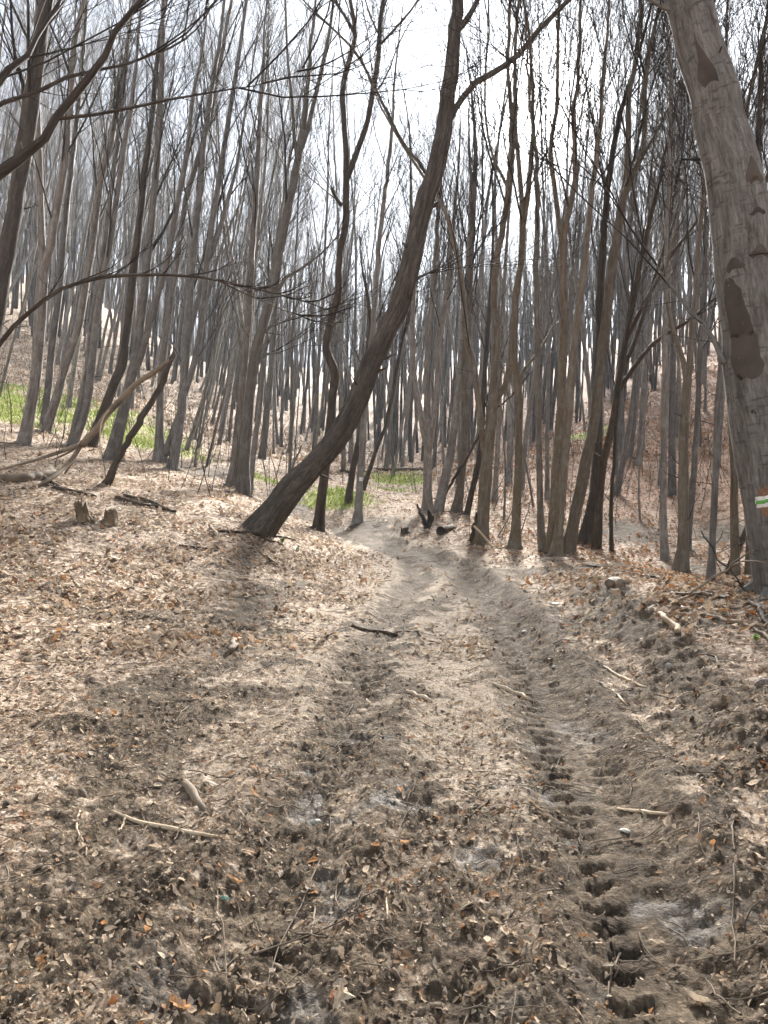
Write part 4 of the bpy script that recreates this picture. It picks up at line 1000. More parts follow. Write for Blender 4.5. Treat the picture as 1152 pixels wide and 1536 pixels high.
# stumps
def stump(label, px, py, wpx, hpx, seed, mat=M_ROT, lean_=(0, 0), D=None):
    rng = np.random.default_rng(1200 + seed)
    p = at(px, py, D); r = wpx / 2 / F * p[1]; h = hpx / F * p[1]
    k = 18; V = []; rows = 8
    top = h * (.72 + .34 * np.abs(fbm(np.cos(np.arange(k) / k * 6.283) * 1.4 + seed, np.sin(np.arange(k) / k * 6.283) * 1.4, 3)) * 2 + rng.normal(0, .05, k))
    for i in range(rows):
        f = i / (rows - 1)
        for j in range(k):
            a = j / k * 2 * math.pi
            rr = r * (1 + .75 * math.exp(-f * 5) * (.5 + .5 * math.cos(a * 4 + seed)) - .12 * f) * (1 + .10 * math.sin(a * 7 + seed * 3) + .05 * rng.normal())
            V.append((math.cos(a) * rr + lean_[0] * f * h, math.sin(a) * rr + lean_[1] * f * h, -.06 + f * (top[j] + .06)))
    for j in range(k):   # hollow rotten core
        a = j / k * 2 * math.pi; rr = r * .55
        V.append((math.cos(a) * rr + lean_[0] * h * .8, math.sin(a) * rr + lean_[1] * h * .8, top[j] * (.80 + .12 * rng.normal())))
    V.append((lean_[0] * h * .6, lean_[1] * h * .6, h * .52))
    Q = [(i * k + j, i * k + (j + 1) % k, (i + 1) * k + (j + 1) % k, (i + 1) * k + j) for i in range(rows) for j in range(k)]
    Tt = [(rows * k + j, rows * k + (j + 1) % k, len(V) - 1) for j in range(k)]
    me = mesh_np('stump', np.array(V), Q, Tt, False); me.materials.append(mat)
    o = link('stump', me, None, None, p); tag(o, label, 'stump')
    tb = Tubes()
    for q in range(4):
        a = rng.uniform(0, 6.28); e = np.array([math.cos(a), math.sin(a), 0])
        b_ = np.array([[0, 0, h * .18]]) + e * r * .7
        pts = np.vstack([b_, [0, 0, h * .05] + e * r * 1.5, [0, 0, -.03] + e * r * 2.3])
        t2 = Tubes(); t2.add(pts, np.array([r * .3, r * .2, r * .08]), 7, lump=.1, seed=seed + q)
        link('root', t2.mesh('root', mat), None, o)
    return o
M_STUMP = twig_material('mossy_stump_wood', (.045, .033, .020), (.20, .145, .085))
stump('taller broken brown stump of the pair on the leaf covered left slope', 128, 780, 20, 30, 1, M_STUMP, (-.25, 0))
stump('lower jagged stump right of the taller broken one on the left slope', 166, 784, 20, 20, 2, M_STUMP)
stump('small round mossy stump lying low right of the leaf bank by the blackened root', 607, 800, 12, 9, 3)
# blackened forked root and the round cut log end beside it
br = lying('uprooted_root', 'blackened forked root sticking up on the bank beyond the track', 'root', [(640,795,9),(638,786,8,march(640,795,gz)),(634,776,6,march(640,795,gz)),(629,766,4,march(640,795,gz)),(625,757,2.5,march(640,795,gz))], M_CHAR, 8, seed=21,
   side=[[(641,795,9),(644,784,8,march(640,795,gz)),(645,774,7,march(640,795,gz)),(643,765,4,march(640,795,gz))],[(645,786,5,march(640,795,gz)),(649,779,4,march(640,795,gz)),(650,774,2,march(640,795,gz))],[(636,780,3,march(640,795,gz)),(635,772,1.5,march(640,795,gz))]])
Dl = march(660, 801, gz)
def log_end(label, px, py, wpx, length, dirv, mat, endmat, D=None, sz=.5, name='log'):
    p = at(px, py, D); r = wpx / 2 / F * p[1]; d = np.array(dirv, float); d /= np.linalg.norm(d)
    base = p + np.array([0, 0, r * .8])
    t_ = np.linspace(0, 1, 9)[:, None]
    tb = Tubes(); tb.add((t_ * d * length), np.full(9, r) * (1 - .1 * t_[:, 0]), 14, lump=.10, seed=int(px))
    o = link(name, tb.mesh(name, mat), None, None, base); tag(o, label, 'log')
    V = [(0, 0, 0)]; k = 14
    u = np.cross([0, 0, 1.], d); u /= np.linalg.norm(u); w = np.cross(d, u)
    for j in range(k):
        a = j / k * 6.2832; V.append(tuple((u * math.cos(a) + w * math.sin(a)) * r * .97 - d * .004))
    me = mesh_np('cut_face', np.array(V) - d * .006, None, [(0, (j + 1) % k + 1, j + 1) for j in range(k)]); me.materials.append(endmat)
    link('cut_face', me, None, o)
    return o
log_end('short dark log with its black round end facing the track, by the blackened root', 661, 803, 15, .7, (.5, 1, .05), M_ROT, M_CHAR)
# grey knotty block of wood on the right bank
lying('wood_block', 'grey knotty chunk of root wood lying on the right bank', 'wood', [(915,880,15),(922,877,16),(930,880,15)], M_WOOD, 10, seed=31, lump=.25, knots=.006,
      side=[[(926,876,9),(936,872,8,march(930,880,gz)),(944,874,6,march(930,880,gz))]])
# fallen timber on the left slope
lying('fallen_log', 'long pale fallen log half buried in leaves at the left edge', 'log', [(-30,722,14),(10,722,14),(40,721,14),(68,715,13),(80,712,10)], M_WOOD, 10, seed=33)
lying('fallen_log', 'dark slim fallen log behind the pair of stumps on the left slope', 'log', [(66,727,6),(92,736,7),(120,742,7),(143,746,6)], M_ROT, 8, seed=34)
lying('branch', 'thin dark branch lying between the long pale log and the slim dark one', 'branch', [(62,716,7),(82,728,5),(100,734,4)], M_ROT, 7, seed=35)
for i, (tr_, lab) in enumerate([
   ([(176,748,7),(196,756,8),(215,760,7),(226,759,4)], 'rotten dark branch at the left end of the heap behind the stumps'),
   ([(184,744,5),(204,749,7),(228,756,7),(248,764,5)], 'rotten dark branch lying highest on the heap behind the stumps'),
   ([(205,758,5),(230,761,6),(262,768,4)], 'rotten dark branch trailing right from the heap behind the stumps')]):
    lying('rotten_branch', lab, 'branch', tr_, M_ROT, 7, seed=40 + i, group='rotten branches heaped behind the stumps')
lying('branch', 'bare twiggy branch across the leaves at the left slope edge near the dark fork', 'branch', [(-10,664,3.5),(20,666,3.5),(42,665,2.5)], M_WOOD, 6, seed=44)
lying('fallen_branch', 'dark crooked branch lying at the foot of the leaning trunk', 'branch', [(318,796,4),(345,799,5),(372,801,6),(396,806,6),(420,806,4),(448,812,3)], M_ROT, 7, seed=45, side=[[(384,803,4),(402,812,3.5),(418,814,2.5)],[(340,799,3),(330,806,2)]])
lying('stick', 'bent pale stick poking from leaves left of the leaning trunk base', 'stick', [(316,792,4),(322,800,6),(324,806,6)], M_WOOD, 7, seed=46)
lying('stick', 'dark stick on the leaves below the pair of stumps', 'stick', [(268,818,3),(295,822,3.5),(312,824,3),(324,820,2)], M_ROT, 6, seed=47)
lying('stick', 'short pale broken stick in front of the leaning trunk', 'stick', [(388,828,4),(404,840,5),(416,848,4)], M_WOOD, 7, seed=48)
lying('stick', 'thick grey bone like stick end left of the short pale broken one', 'stick', [(357,828,7),(363,834,8),(366,836,7)], M_WOOD, 8, seed=49)
lying('stick', 'curved grey root lump on the left leaves at middle distance', 'root', [(352,960,8),(350,972,10),(345,980,11),(354,970,7)], M_WOOD, 8, seed=50)
lying('branch', 'dark branch lying across the track at middle distance', 'branch', [(527,940,5),(545,946,6),(570,949,6),(596,955,6)], M_ROT, 7, seed=51, side=[[(575,951,3),(600,948,3),(628,948,2)],[(530,940,3),(505,946,2.5),(490,955,2)]])
lying('stick', 'pale yellow stick lying in the middle of the track', 'stick', [(612,1039,5),(625,1044,7),(640,1050,7),(651,1055,4)], M_PEEL, 8, seed=52)
lying('stick', 'pale stick by the right hand rut', 'stick', [(738,1027,4),(755,1034,7),(775,1043,8),(798,1052,5)], M_PEEL, 8, seed=53)
lying('twig', 'long tan twig lying across the near left mud', 'twig', [(172,1218,3),(190,1229,6),(215,1238,7),(245,1243,7),(280,1250,6),(310,1254,5),(338,1259,4)], M_PEEL, 7, seed=54, side=[[(188,1228,4),(182,1240,3),(178,1248,2)]], knots=.004)
lying('bark_piece', 'pale grey pointed piece of bark in the near left mud', 'bark', [(278,1178,12),(286,1190,15),(296,1205,13),(305,1215,9),(312,1223,3)], M_WOOD, 8, seed=55, knots=.003)
lying('twig', 'thin curved twig standing out on the pale leaves at the near left', 'twig', [(122,1214,3),(116,1230,3.5),(118,1250,3.5),(127,1268,3),(127,1284,3)], M_PEEL, 6, seed=56, knots=.003)
lying('stick', 'red brown straight stick right of the tyre lug prints', 'stick', [(926,1214,4),(950,1218,6),(975,1221,6),(1002,1222,4)], M_PEEL, 7, seed=57, knots=.003)
lying('twig', 'slender pale twig upright in the mud right of the fallen tan oak leaf', 'twig', [(768,1366,3),(758,1385,3.5),(766,1400,3.5),(774,1410,3)], M_WOOD, 6, seed=58, knots=.003)
lying('twig', 'slender pale twig in the near mud at the lower middle', 'twig', [(584,1338,3),(580,1352,3.5),(580,1370,3.5),(581,1384,3)], M_PEEL, 6, seed=59, knots=.002)
lying('twig', 'forked dark twig in the near mud left of the lower middle', 'twig', [(512,1334,3),(504,1352,3.5),(493,1372,3)], M_WOOD, 6, seed=60, knots=.002)
lying('twig', 'thin grey twig below the forked dark one in the near mud', 'twig', [(473,1360,3),(470,1385,3.5),(463,1412,4)], M_WOOD, 6, seed=61, knots=.002)
lying('twig', 'long thin grey twig lying lower left in the near mud', 'twig', [(398,1405,3),(370,1425,3.5),(350,1440,3.5),(340,1452,3)], M_WOOD, 6, seed=62, knots=.003)
lying('twig', 'curling dark rootlet on the pale track bed', 'twig', [(736,1195,3),(728,1208,4),(716,1218,4),(704,1228,3)], M_ROT, 6, seed=63, knots=.003)
lying('twig', 'thin straight twig lying on the pale leaves beside the right rut', 'twig', [(905,1000,3),(925,1013,4),(945,1022,4),(968,1032,3)], M_PEEL, 6, seed=64, knots=.004)
lying('twig', 'short bent twig just below the thin straight one by the right rut', 'twig', [(918,1036,3),(932,1050,4),(941,1060,4)], M_PEEL, 6, seed=65, knots=.003)
# brushwood on the right bank
lying('fallen_branch', 'long pale peeling branch running to the right edge on the right bank', 'branch', [(1022,913,6),(1045,922,7),(1075,929,7.5),(1105,936,7),(1130,944,6),(1160,962,6)], M_WOOD, 8, seed=70)
lying('fallen_log', 'dark mossy log lying behind the pale branches on the right bank', 'log', [(1006,893,7),(1030,895,9),(1060,896,9),(1095,900,7)], M_ROT, 9, seed=71)
lying('branch', 'brown forked branch lying on the right bank above the pale one', 'branch', [(972,906,4),(1000,903,5.5),(1018,907,5.5),(1045,906,5),(1072,909,4.5),(1100,914,3.5),(1130,911,3)], M_WOOD, 7, seed=72, side=[[(1040,906,3),(1055,912,2.5),(1066,920,2)],[(1090,913,3),(1098,924,2.5),(1102,932,2)]])
DB = 7.2
lying('branch', 'slender branch propped up at a slant in front of the gully trees at right', 'branch', [(1018,903,4,march(1018,904,gz)),(1040,888,4,DB + .25),(1062,872,4,DB + .2),(1090,854,3.5,DB + .1),(1112,838,2.6,DB),(1130,826,2,DB - .1)], M_WOOD, 7, seed=73, side=[[(1094,853,2.5,DB + .1),(1110,843,2.5,DB + .05),(1135,842,2.2,DB),(1160,846,1.5,DB - .1)]])
lying('branch', 'thin dark twig crossing the propped slanting branch at right', 'branch', [(1052,797,2,DB + .3),(1066,815,2.4,DB + .3),(1078,838,2.6,DB + .25),(1095,853,3,DB + .15),(1104,868,3,DB + .05),(1113,884,3,march(1113,886,gz))], M_DARK, 6, seed=74, side=[[(1070,820,2,DB + .28),(1080,808,1.6,DB + .28),(1085,796,1.2,DB + .28)]])
lying('fallen_branch', 'dark branch running down to the right edge below the painted tree', 'branch', [(1122,905,7),(1136,912,8),(1146,930,8),(1156,950,8)], M_ROT, 7, seed=75, side=[[(1138,906,4),(1150,916,4),(1162,925,3)]])
lying('wood_block', 'white splintered piece of wood with a black end on the right bank', 'wood', [(991,922,6),(1000,930,9),(1012,942,10),(1020,950,8)], M_PEEL, 8, seed=76, lump=.2)
lying('branch', 'dark curved twig arching over orange leaves on the right bank', 'twig', [(1050,982,3),(1062,982,3.5,march(1062,985,gz)),(1072,984,3.5,march(1072,988,gz)),(1076,992,3,march(1076,996,gz)),(1077,1002,2.5)], M_ROT, 6, seed=77, knots=.002)
lying('branch', 'long dark branch lying straight across the bank behind the right bank', 'branch', [(868,846,2.5),(900,852,3.5),(940,860,4),(975,866,4),(1000,870,3)], M_ROT, 6, seed=78)
lying('stick', 'white peeled stick leaning against the stout brown forked tree', 'stick', [(711,789,3.5,c5.location.y - .32),(718,796,3.5,c5.location.y - .36),(728,807,3.5,c5.location.y - .4),(738,820,3,march(738,821,gz))], M_PEEL, 7, seed=79, knots=.002, lump=.03)
lying('stump_post', 'dark splintered snag standing against the left foot of the stout forked tree', 'snag', [(708,812,9,c5.location.y - .05),(711,796,7,c5.location.y - .05),(714,780,6,c5.location.y - .03),(716,768,4,c5.location.y)], M_ROT, 8, seed=80, lump=.2)
lying('fallen_log', 'dark fallen log lying far back across the hollow beyond the track bend', 'log', [(566,706,6),(590,707,6.5),(615,706,6),(640,706,5)], M_ROT, 8, seed=81)
lying('fallen_log', 'short dark fallen log far back left of the white painted square', 'log', [(510,708,5),(520,709,6),(530,711,5)], M_ROT, 8, seed=82)
lying('branch', 'dark slanting fallen pole propped among the trees right of the three armed tree', 'branch', [(650,770,4,21.0),(668,742,4.5,20.6),(684,712,4.5,20.0),(700,690,4,19.5),(716,656,3.5,19.0),(736,622,3,18.5),(770,590,2.5,18.2),(800,555,2,18.0)], M_DARK, 7, seed=83)
# roots at the base of a few trees
# stones
def stone(label, px, py, wpx, mat, seed, squash=.55):
    rng = np.random.default_rng(1500 + seed)
    import bmesh
    bm = bmesh.new(); bmesh.ops.create_icosphere(bm, subdivisions=2, radius=1)
    p = at(px, py); r = wpx / 2 / F * p[1]
    for v in bm.verts:
        c = v.co
        f = 1 + .22 * math.sin(c.x * 3.1 + seed) * math.cos(c.y * 2.7 - seed) + .1 * rng.normal() * .5
        v.co = Vector((c.x * 1.1, c.y * .8, c.z * squash)) * f * r
    me = bpy.data.meshes.new('stone'); bm.to_mesh(me); bm.free(); me.materials.append(mat)
    o = link('stone', me, None, None, (p[0], p[1], p[2] + r * squash * .35)); o.rotation_euler = (rng.uniform(-.2, .2), rng.uniform(-.2, .2), rng.uniform(0, 6))
    tag(o, label, 'stone'); return o
M_STONE = simple_mat('pale_limestone', (.42, .40, .34), .8, .2, 25)
M_STONEG = simple_mat('grey_stone', (.25, .245, .22), .8, .2, 25)
stone('grey angular stone sitting on the dark soil of the right bank', 1004, 1000, 14, M_STONEG, 1, .6)
stone('round white stone in the mud at the near left of centre', 474, 1234, 16, M_STONE, 2)
stone('flat white stone between the two rows of tyre lug prints', 938, 1247, 16, M_STONE, 3, .4)
stone('pale stone half sunk in the right rut further up the track', 832, 1001, 9, M_STONE, 4)
stone('small white stone at the top of the right rut', 786, 948, 8, M_STONE, 5)
stone('flat pale stone on the leaves left of the dark right bank', 832, 907, 15, M_STONE, 6, .35)
stone('dark half buried stone at the far right edge below the bank', 1142, 1028, 30, simple_mat('brown_stone', (.12, .09, .07), .85, .25, 20), 7)
# small shred of turquoise plastic pressed in the near left mud
def scrap(label, px, py, size, col):
    p = at(px, py); rng = np.random.default_rng(3)
    V = [(rng.uniform(.6, 1) * size * math.cos(a) * 1.2, rng.uniform(.5, 1) * size * math.sin(a), rng.uniform(0, .012)) for a in np.linspace(0, 6.28, 9)[:-1]] + [(0, 0, .014)]
    V2 = V + [(x * .98, y * .98, z - .004) for x, y, z in V[:8]]
    me = mesh_np('plastic_shred', np.array(V2), [(j, j + 9, (j + 1) % 8 + 9, (j + 1) % 8) for j in range(8)], [(j, (j + 1) % 8, 8) for j in range(8)]); me.materials.append(simple_mat('turquoise_plastic', col, .45, .15, 50))
    o = link('plastic_shred', me, None, None, (p[0], p[1], p[2] + .006)); tag(o, label, 'litter')
scrap('small turquoise shred pressed into the near left mud', 338, 1350, .014, (.07, .33, .27))
# young green herb in the leaves
def herb(label, px, py, s, n=7):
    rng = np.random.default_rng(int(px)); p = at(px, py)
    V, T_ = [], []
    for q in range(n):
        a = rng.uniform(0, 6.28); r = s * rng.uniform(.4, 1); h = s * rng.uniform(.5, 1.2); w = s * .22
        c, s_ = math.cos(a), math.sin(a); b0 = len(V)
        V += [(0, 0, 0), (c * r * .5 - s_ * w, s_ * r * .5 + c * w, h * .7), (c * r * .5 + s_ * w, s_ * r * .5 - c * w, h * .7), (c * r, s_ * r, h * .75)]
        T_ += [(b0, b0 + 1, b0 + 2), (b0 + 1, b0 + 3, b0 + 2)]
    me = mesh_np('herb', np.array(V), None, T_); me.materials.append(M_HERB)
    o = link('green_herb', me, None, None, p); tag(o, label, 'plant')
M_HERB = simple_mat('fresh_green_leaf', (.16, .26, .04), .6, .2, 20)
herb('tiny fresh green plant among the leaves below the broken leaning stem', 121, 712, .10)
herb('tiny fresh green plant at the foot of the leaning trunk', 424, 815, .12)
herb('tiny fresh green plant right of the first one by the leaning trunk', 445, 826, .10)
herb('tiny fresh green plant among the brushwood on the right bank', 1135, 962, .07)
# ------------------------------------------------------------------ leaves, clods, twigs and grass on the ground
def leaf_template(kind, rng, fine=False):
    """a curled dead leaf, about one unit long, lying along +Y"""
    if kind == 'oak':
        ys = [-.5, -.38, -.2, -.06, .10, .24, .38, .5]; ws = [.02, .17, .12, .31, .19, .34, .18, .05]
    elif kind == 'oval':
        ys = [-.5, -.25, .05, .3, .5]; ws = [.02, .22, .28, .19, .01]
    else:
        ys = [-.4, -.1, .25, .42]; ws = [.12, .30, .22, .03]
    V, Tt = [], []
    cu_, fo, tw = rng.uniform(-.5, .9), rng.uniform(.1, .75), rng.normal(0, .5)
    for y, w in zip(ys, ws):
        wl, wr = w * rng.uniform(.7, 1.15), w * rng.uniform(.7, 1.15)
        zc = cu_ * y * y + .05 * rng.normal()
        for sx, ww in ((-1, wl), (0, 0), (1, wr)):
            V.append((sx * ww * (1 - .25 * fo), y, zc + ww * fo * 1.1 + sx * tw * y * .5 * ww * 2 + .03 * rng.normal()))
    for i in range(len(ys) - 1):
        a = i * 3
        Tt += [(a, a + 1, a + 4), (a, a + 4, a + 3), (a + 1, a + 2, a + 5), (a + 1, a + 5, a + 4)]
    V = np.array(V); V[:, 2] -= V[:, 2].min() 
    return V, np.array(Tt)
def simple_leaf(rng):
    w = rng.uniform(.22, .38)
    V = np.array([(0, -.5, 0), (w, rng.uniform(-.1, .1), rng.uniform(.08, .4)), (0, .5, rng.uniform(-.05, .35)), (-w, rng.uniform(-.1, .1), rng.uniform(.08, .4))])
    return V, np.array([(0, 1, 2), (0, 2, 3)])
PAL = np.array([(.46, .375, .285), (.50, .42, .335), (.40, .315, .225), (.30, .21, .135), (.19, .125, .08), (.095, .065, .045), (.40, .215, .10), (.36, .165, .07), (.44, .39, .325), (.33, .285, .235)])
PAL = np.clip(PAL * np.array([1.06, 1.00, .93]), 0, .66)
PW = np.array([.22, .20, .15, .10, .07, .06, .030, .012, .13, .06]); PW /= PW.sum()
PWR = np.array([.06, .03, .10, .17, .17, .10, .20, .13, .02, .02]); PWR /= PWR.sum()
def scatter_pts(n, r0, r1, a0, a1, rng, pw=1.0):
    r = np.exp(np.log(r0) + (np.log(r1) - np.log(r0)) * rng.random(n) ** pw); a = rng.uniform(a0, a1, n)
    return r * np.sin(a), r * np.cos(a)
def batch(tmpl, x, y, size, rng, tilt=.35, lift=.006, rust=None, flat=1.0):
    """many copies of a few templates as vertex arrays"""
    Vs, Ts, Cs, off = [], [], [], 0
    n = len(x); which = rng.integers(0, len(tmpl), n)
    e = .03
    z = gz(x, y); nx = (gz(x + e, y) - z) / e; ny = (gz(x, y + e) - z) / e
    nx = np.clip(nx, -.8, .8); ny = np.clip(ny, -.8, .8)
    for q, (V0, T0) in enumerate(tmpl):
        m = np.where(which == q)[0]
        if len(m) == 0: continue
        yaw = rng.uniform(0, 6.2832, len(m)); tx = rng.normal(0, tilt, len(m)); ty = rng.normal(0, tilt, len(m)); s = size[m]
        L0 = V0[None] * s[:, None, None] * np.array([1, 1, flat])
        c, sn_ = np.cos(yaw)[:, None], np.sin(yaw)[:, None]
        X = L0[..., 0] * c - L0[..., 1] * sn_; Y = L0[..., 0] * sn_ + L0[..., 1] * c
        Z = L0[..., 2] + X * (tx + nx[m])[:, None] + Y * (ty + ny[m])[:, None]
        Z -= np.minimum(0, (X * tx[:, None] + Y * ty[:, None]).min(1))[:, None] * .55
        W = np.stack([X + x[m][:, None], Y + y[m][:, None], Z + (z[m] + lift)[:, None]], -1)
        k = V0.shape[0]
        Vs.append(W.reshape(-1, 3)); Ts.append((T0[None] + (off + np.arange(len(m)) * k)[:, None, None]).reshape(-1, 3)); off += len(m) * k
        pi = rng.choice(len(PAL), len(m), p=PW)
        if rust is not None:
            pr = rng.choice(len(PAL), len(m), p=PWR); pi = np.where(rng.random(len(m)) < rust[m], pr, pi)
        col = PAL[pi] * rng.uniform(.75, 1.12, (len(m), 1))
        Cs.append(np.repeat(np.column_stack([col, np.ones(len(m))]), k, 0))
    return np.vstack(Vs), np.vstack(Ts), np.vstack(Cs)
def leaf_material(name, use_attr=True, col=None):
    m, t, b, out = new_mat(name)
    pos = N(t, 'ShaderNodeNewGeometry').outputs['Position']
    n = noise(t, pos, 60, 4, .6)
    base = attr(t, 'leafcol', 'Color') if use_attr else None
    if base is None:
        oi = N(t, 'ShaderNodeObjectInfo'); r = ramp(t, [(0, (.42, .33, .24)), (.3, (.47, .385, .29)), (.5, (.36, .25, .15)), (.68, (.44, .245, .125)), (.85, (.25, .155, .095)), (1, (.50, .43, .35))])
        t.links.new(oi.outputs['Random'], r.inputs[0]); base = r.outputs[0]
    if col is not None:
        rr = N(t, 'ShaderNodeRGB'); rr.outputs[0].default_value = (*col, 1); base = rr.outputs[0]
    c = mixc(t, math_(t, 'MULTIPLY', math_(t, 'SUBTRACT', .55, n.outputs[0], True), 2.2, True), base, (.06, .042, .03))
    t.links.new(c, b.inputs['Base Color']); b.inputs['Roughness'].default_value = .9; b.inputs['Specular IOR Level'].default_value = .1
    tr = N(t, 'ShaderNodeBsdfTranslucent'); t.links.new(c, tr.inputs[0])
    ms = N(t, 'ShaderNodeMixShader'); ms.inputs[0].default_value = .22
    t.links.new(b.outputs[0], ms.inputs[1]); t.links.new(tr.outputs[0], ms.inputs[2]); t.links.new(ms.outputs[0], out.inputs[0])
    return m
M_LEAF = leaf_material('dead_leaf')
M_LEAFO = leaf_material('dead_leaf_single', False)
rl = np.random.default_rng(303)
near_t = [leaf_template('oak', rl) for _ in range(5)] + [leaf_template('oval', rl) for _ in range(6)] + [leaf_template('bit', rl) for _ in range(7)]
def keep_prob(x, y, base_mud=.3, base_bed=.4, clump=1.0):
    m = gridv(mud, x, y); b_ = gridv(bed, x, y); gr = gridv(green, x, y)
    k = (1 - .7 * gridv(lugzone, x, y)) * (1 - .8 * gridv(wet, x, y)) * (1 - (1 - base_mud) * m) * (1 - (1 - base_bed) * b_) * (1 - .85 * gr)
    return k * np.clip(.62 + clump * fbm(x * 1.1 + 3, y * 1.1, 4), .08, 1)
FA = math.radians(36)
VV, TT, CC, off = [], [], [], 0
def push(b_):
    global off
    v, t_, c = b_; VV.append(v); TT.append(t_ + off); CC.append(c); off += len(v)
# near: whole curled leaves
x, y = scatter_pts(52000, 1.6, 8.0, -FA, FA, rl, .66); k = rl.random(len(x)) < keep_prob(x, y, .12, .35) * (.16 + .84 * sstep(2.6, 5.4, np.hypot(x, y))); x, y = x[k], y[k]
rust_ = lambda x, y: np.clip(sstep(1.4, 3.5, x) * sstep(4, 7, y) * .42 + sstep(8, 18, y) * sstep(-1, 6, x) * .8, 0, 1)
push(batch(near_t, x, y, np.clip(rl.lognormal(math.log(.031), .42, len(x)), .012, .075), rl, .24, rust=rust_(x, y), flat=.55))
# near: shredded bits
bits = [leaf_template('bit', rl) for _ in range(4)] + [simple_leaf(rl) for _ in range(6)]
x, y = scatter_pts(80000, 1.5, 7.0, -FA, FA, rl, .8); k = rl.random(len(x)) < keep_prob(x, y, .38, .45, .6); x, y = x[k], y[k]
push(batch([simple_leaf(rl) for _ in range(10)], x, y, np.clip(rl.lognormal(math.log(.014), .45, len(x)), .006, .035), rl, .45, rust=rust_(x, y)))
# middle distance
x, y = scatter_pts(150000, 7.0, 30.0, -FA, FA, rl, .8); k = rl.random(len(x)) < keep_prob(x, y, .15, .09); x, y = x[k], y[k]
push(batch([simple_leaf(rl) for _ in range(14)], x, y, np.clip(rl.lognormal(math.log(.052), .38, len(x)), .025, .11), rl, .35, rust=rust_(x, y)))
x, y = scatter_pts(60000, 30.0, 62.0, -FA, FA, rl, 1); k = rl.random(len(x)) < keep_prob(x, y, .2, .25); x, y = x[k], y[k]
push(batch([simple_leaf(rl) for _ in range(8)], x, y, rl.uniform(.08, .17, len(x)), rl, .45, rust=rust_(x, y)))
me = mesh_np('leaf_litter', np.vstack(VV), None, np.vstack(TT), False, {'leafcol': ('FLOAT_COLOR', np.vstack(CC))})
tag(link('leaf_litter', me, M_LEAF), 'carpet of dead beech and oak leaves over the forest floor', None, None, 'stuff')
print('litter tris', len(me.polygons))

# single leaves that can be picked out near the viewer: parts of the ground they lie on
def fine_leaf(kind, rng, name):
    V0, T0 = leaf_template(kind, rng)
    V2 = V0.copy(); V2[:, 2] -= .012
    st = np.array([(0, -.5, V0[1, 2]), (.025, -.5, V0[1, 2]), (.05, -.72, V0[1, 2] + .04), (.03, -.72, V0[1, 2] + .04)])
    Vx = np.vstack([V0, st]); b0 = len(V0)
    T_ = np.vstack([T0, [(b0, b0 + 1, b0 + 2), (b0, b0 + 2, b0 + 3)]])
    m_ = mesh_np(name, Vx, None, T_, False); m_.materials.append(M_LEAFO)
    return m_
LM = [fine_leaf(k, rl, 'leaf') for k in ('oak', 'oval', 'oak', 'oval', 'bit', 'oak', 'oval', 'oak', 'bit', 'oval')]
x, y = scatter_pts(900, 1.75, 5.2, -.56, .56, rl, .8); k = np.where(rl.random(900) < keep_prob(x, y, .75, .8, .5))[0][:240]
for i in k:
    px, py = HX + F * x[i] / y[i], HY + (CAMZ - float(gz(x[i], y[i]))) * F / y[i]
    if not (-10 < px < 1162 and py < 1560): continue
    o = link('leaf', LM[int(rl.integers(len(LM)))], None, GROUND, (x[i], y[i], float(gz(x[i], y[i])) + .004))
    o.scale = [float(np.clip(rl.lognormal(math.log(.042), .25), .030, .07))] * 3
    o.rotation_euler = (rl.normal(0, .3), rl.normal(0, .3), rl.uniform(0, 6.28))
# leaves that stand out by themselves
M_LO = leaf_material('orange_tan_leaf', True, (.52, .29, .14)); M_LB = leaf_material('red_brown_leaf', True, (.22, .085, .045)); M_LT = leaf_material('pale_tan_leaf', True, (.55, .45, .33)); M_LOR = leaf_material('rusty_leaf', True, (.38, .17, .06))
def big_leaf(label, px, py, wpx, mat, kind, seed):
    r_ = np.random.default_rng(2000 + seed); m_ = fine_leaf(kind, r_, 'fallen_leaf'); m_.materials[0] = mat
    p = at(px, py); o = link('fallen_leaf', m_, None, None, (p[0], p[1], p[2] + .008)); s = wpx / F * p[1] * 1.15
    o.scale = (s, s, s * .8); o.rotation_euler = (r_.normal(.1, .2), r_.normal(0, .25), r_.uniform(0, 6.28)); tag(o, label, 'leaf')
big_leaf('flat orange tan oak leaf in the near mud at the middle', 606, 1268, 26, M_LO, 'oak', 1)
big_leaf('small orange leaf left of the flat orange tan oak leaf', 564, 1272, 20, M_LO, 'oval', 2)
big_leaf('large curled leaf with a red brown inside at the bottom edge', 506, 1506, 52, M_LT, 'oak', 3)
big_leaf('red brown leaf curled inside the large pale one at the bottom edge', 503, 1497, 24, M_LB, 'oval', 4)
big_leaf('lobed tan leaf at the bottom edge left of the large curled leaf', 269, 1515, 40, M_LO, 'oak', 5)
big_leaf('small orange curled leaf beside the turquoise shred', 351, 1325, 26, M_LO, 'oval', 6)
big_leaf('rust coloured leaf lying alone in the near left mud', 156, 1389, 16, M_LOR, 'oval', 7)
big_leaf('pale folded leaf at the bottom right corner mud', 1044, 1505, 40, M_LT, 'oval', 8)
big_leaf('tan leaf tilted in the churned mud above the orange oak leaf', 600, 1188, 20, M_LO, 'oak', 9)
big_leaf('pale yellow leaf left of the tilted tan leaf in the churned mud', 512, 1194, 18, M_LT, 'oval', 10)
big_leaf('rust coloured leaf beside the first tyre lug prints', 812, 1180, 18, M_LOR, 'oval', 11)
big_leaf('grey tan lobed leaf on the mud in the near left', 248, 1312, 24, M_LT, 'oak', 12)
big_leaf('rust orange leaf at the right edge of the near bank', 1070, 1268, 16, M_LOR, 'oval', 13)
big_leaf('pale curled leaf in the wet mud left of the bottom right', 985, 1420, 22, M_LT, 'oval', 14)

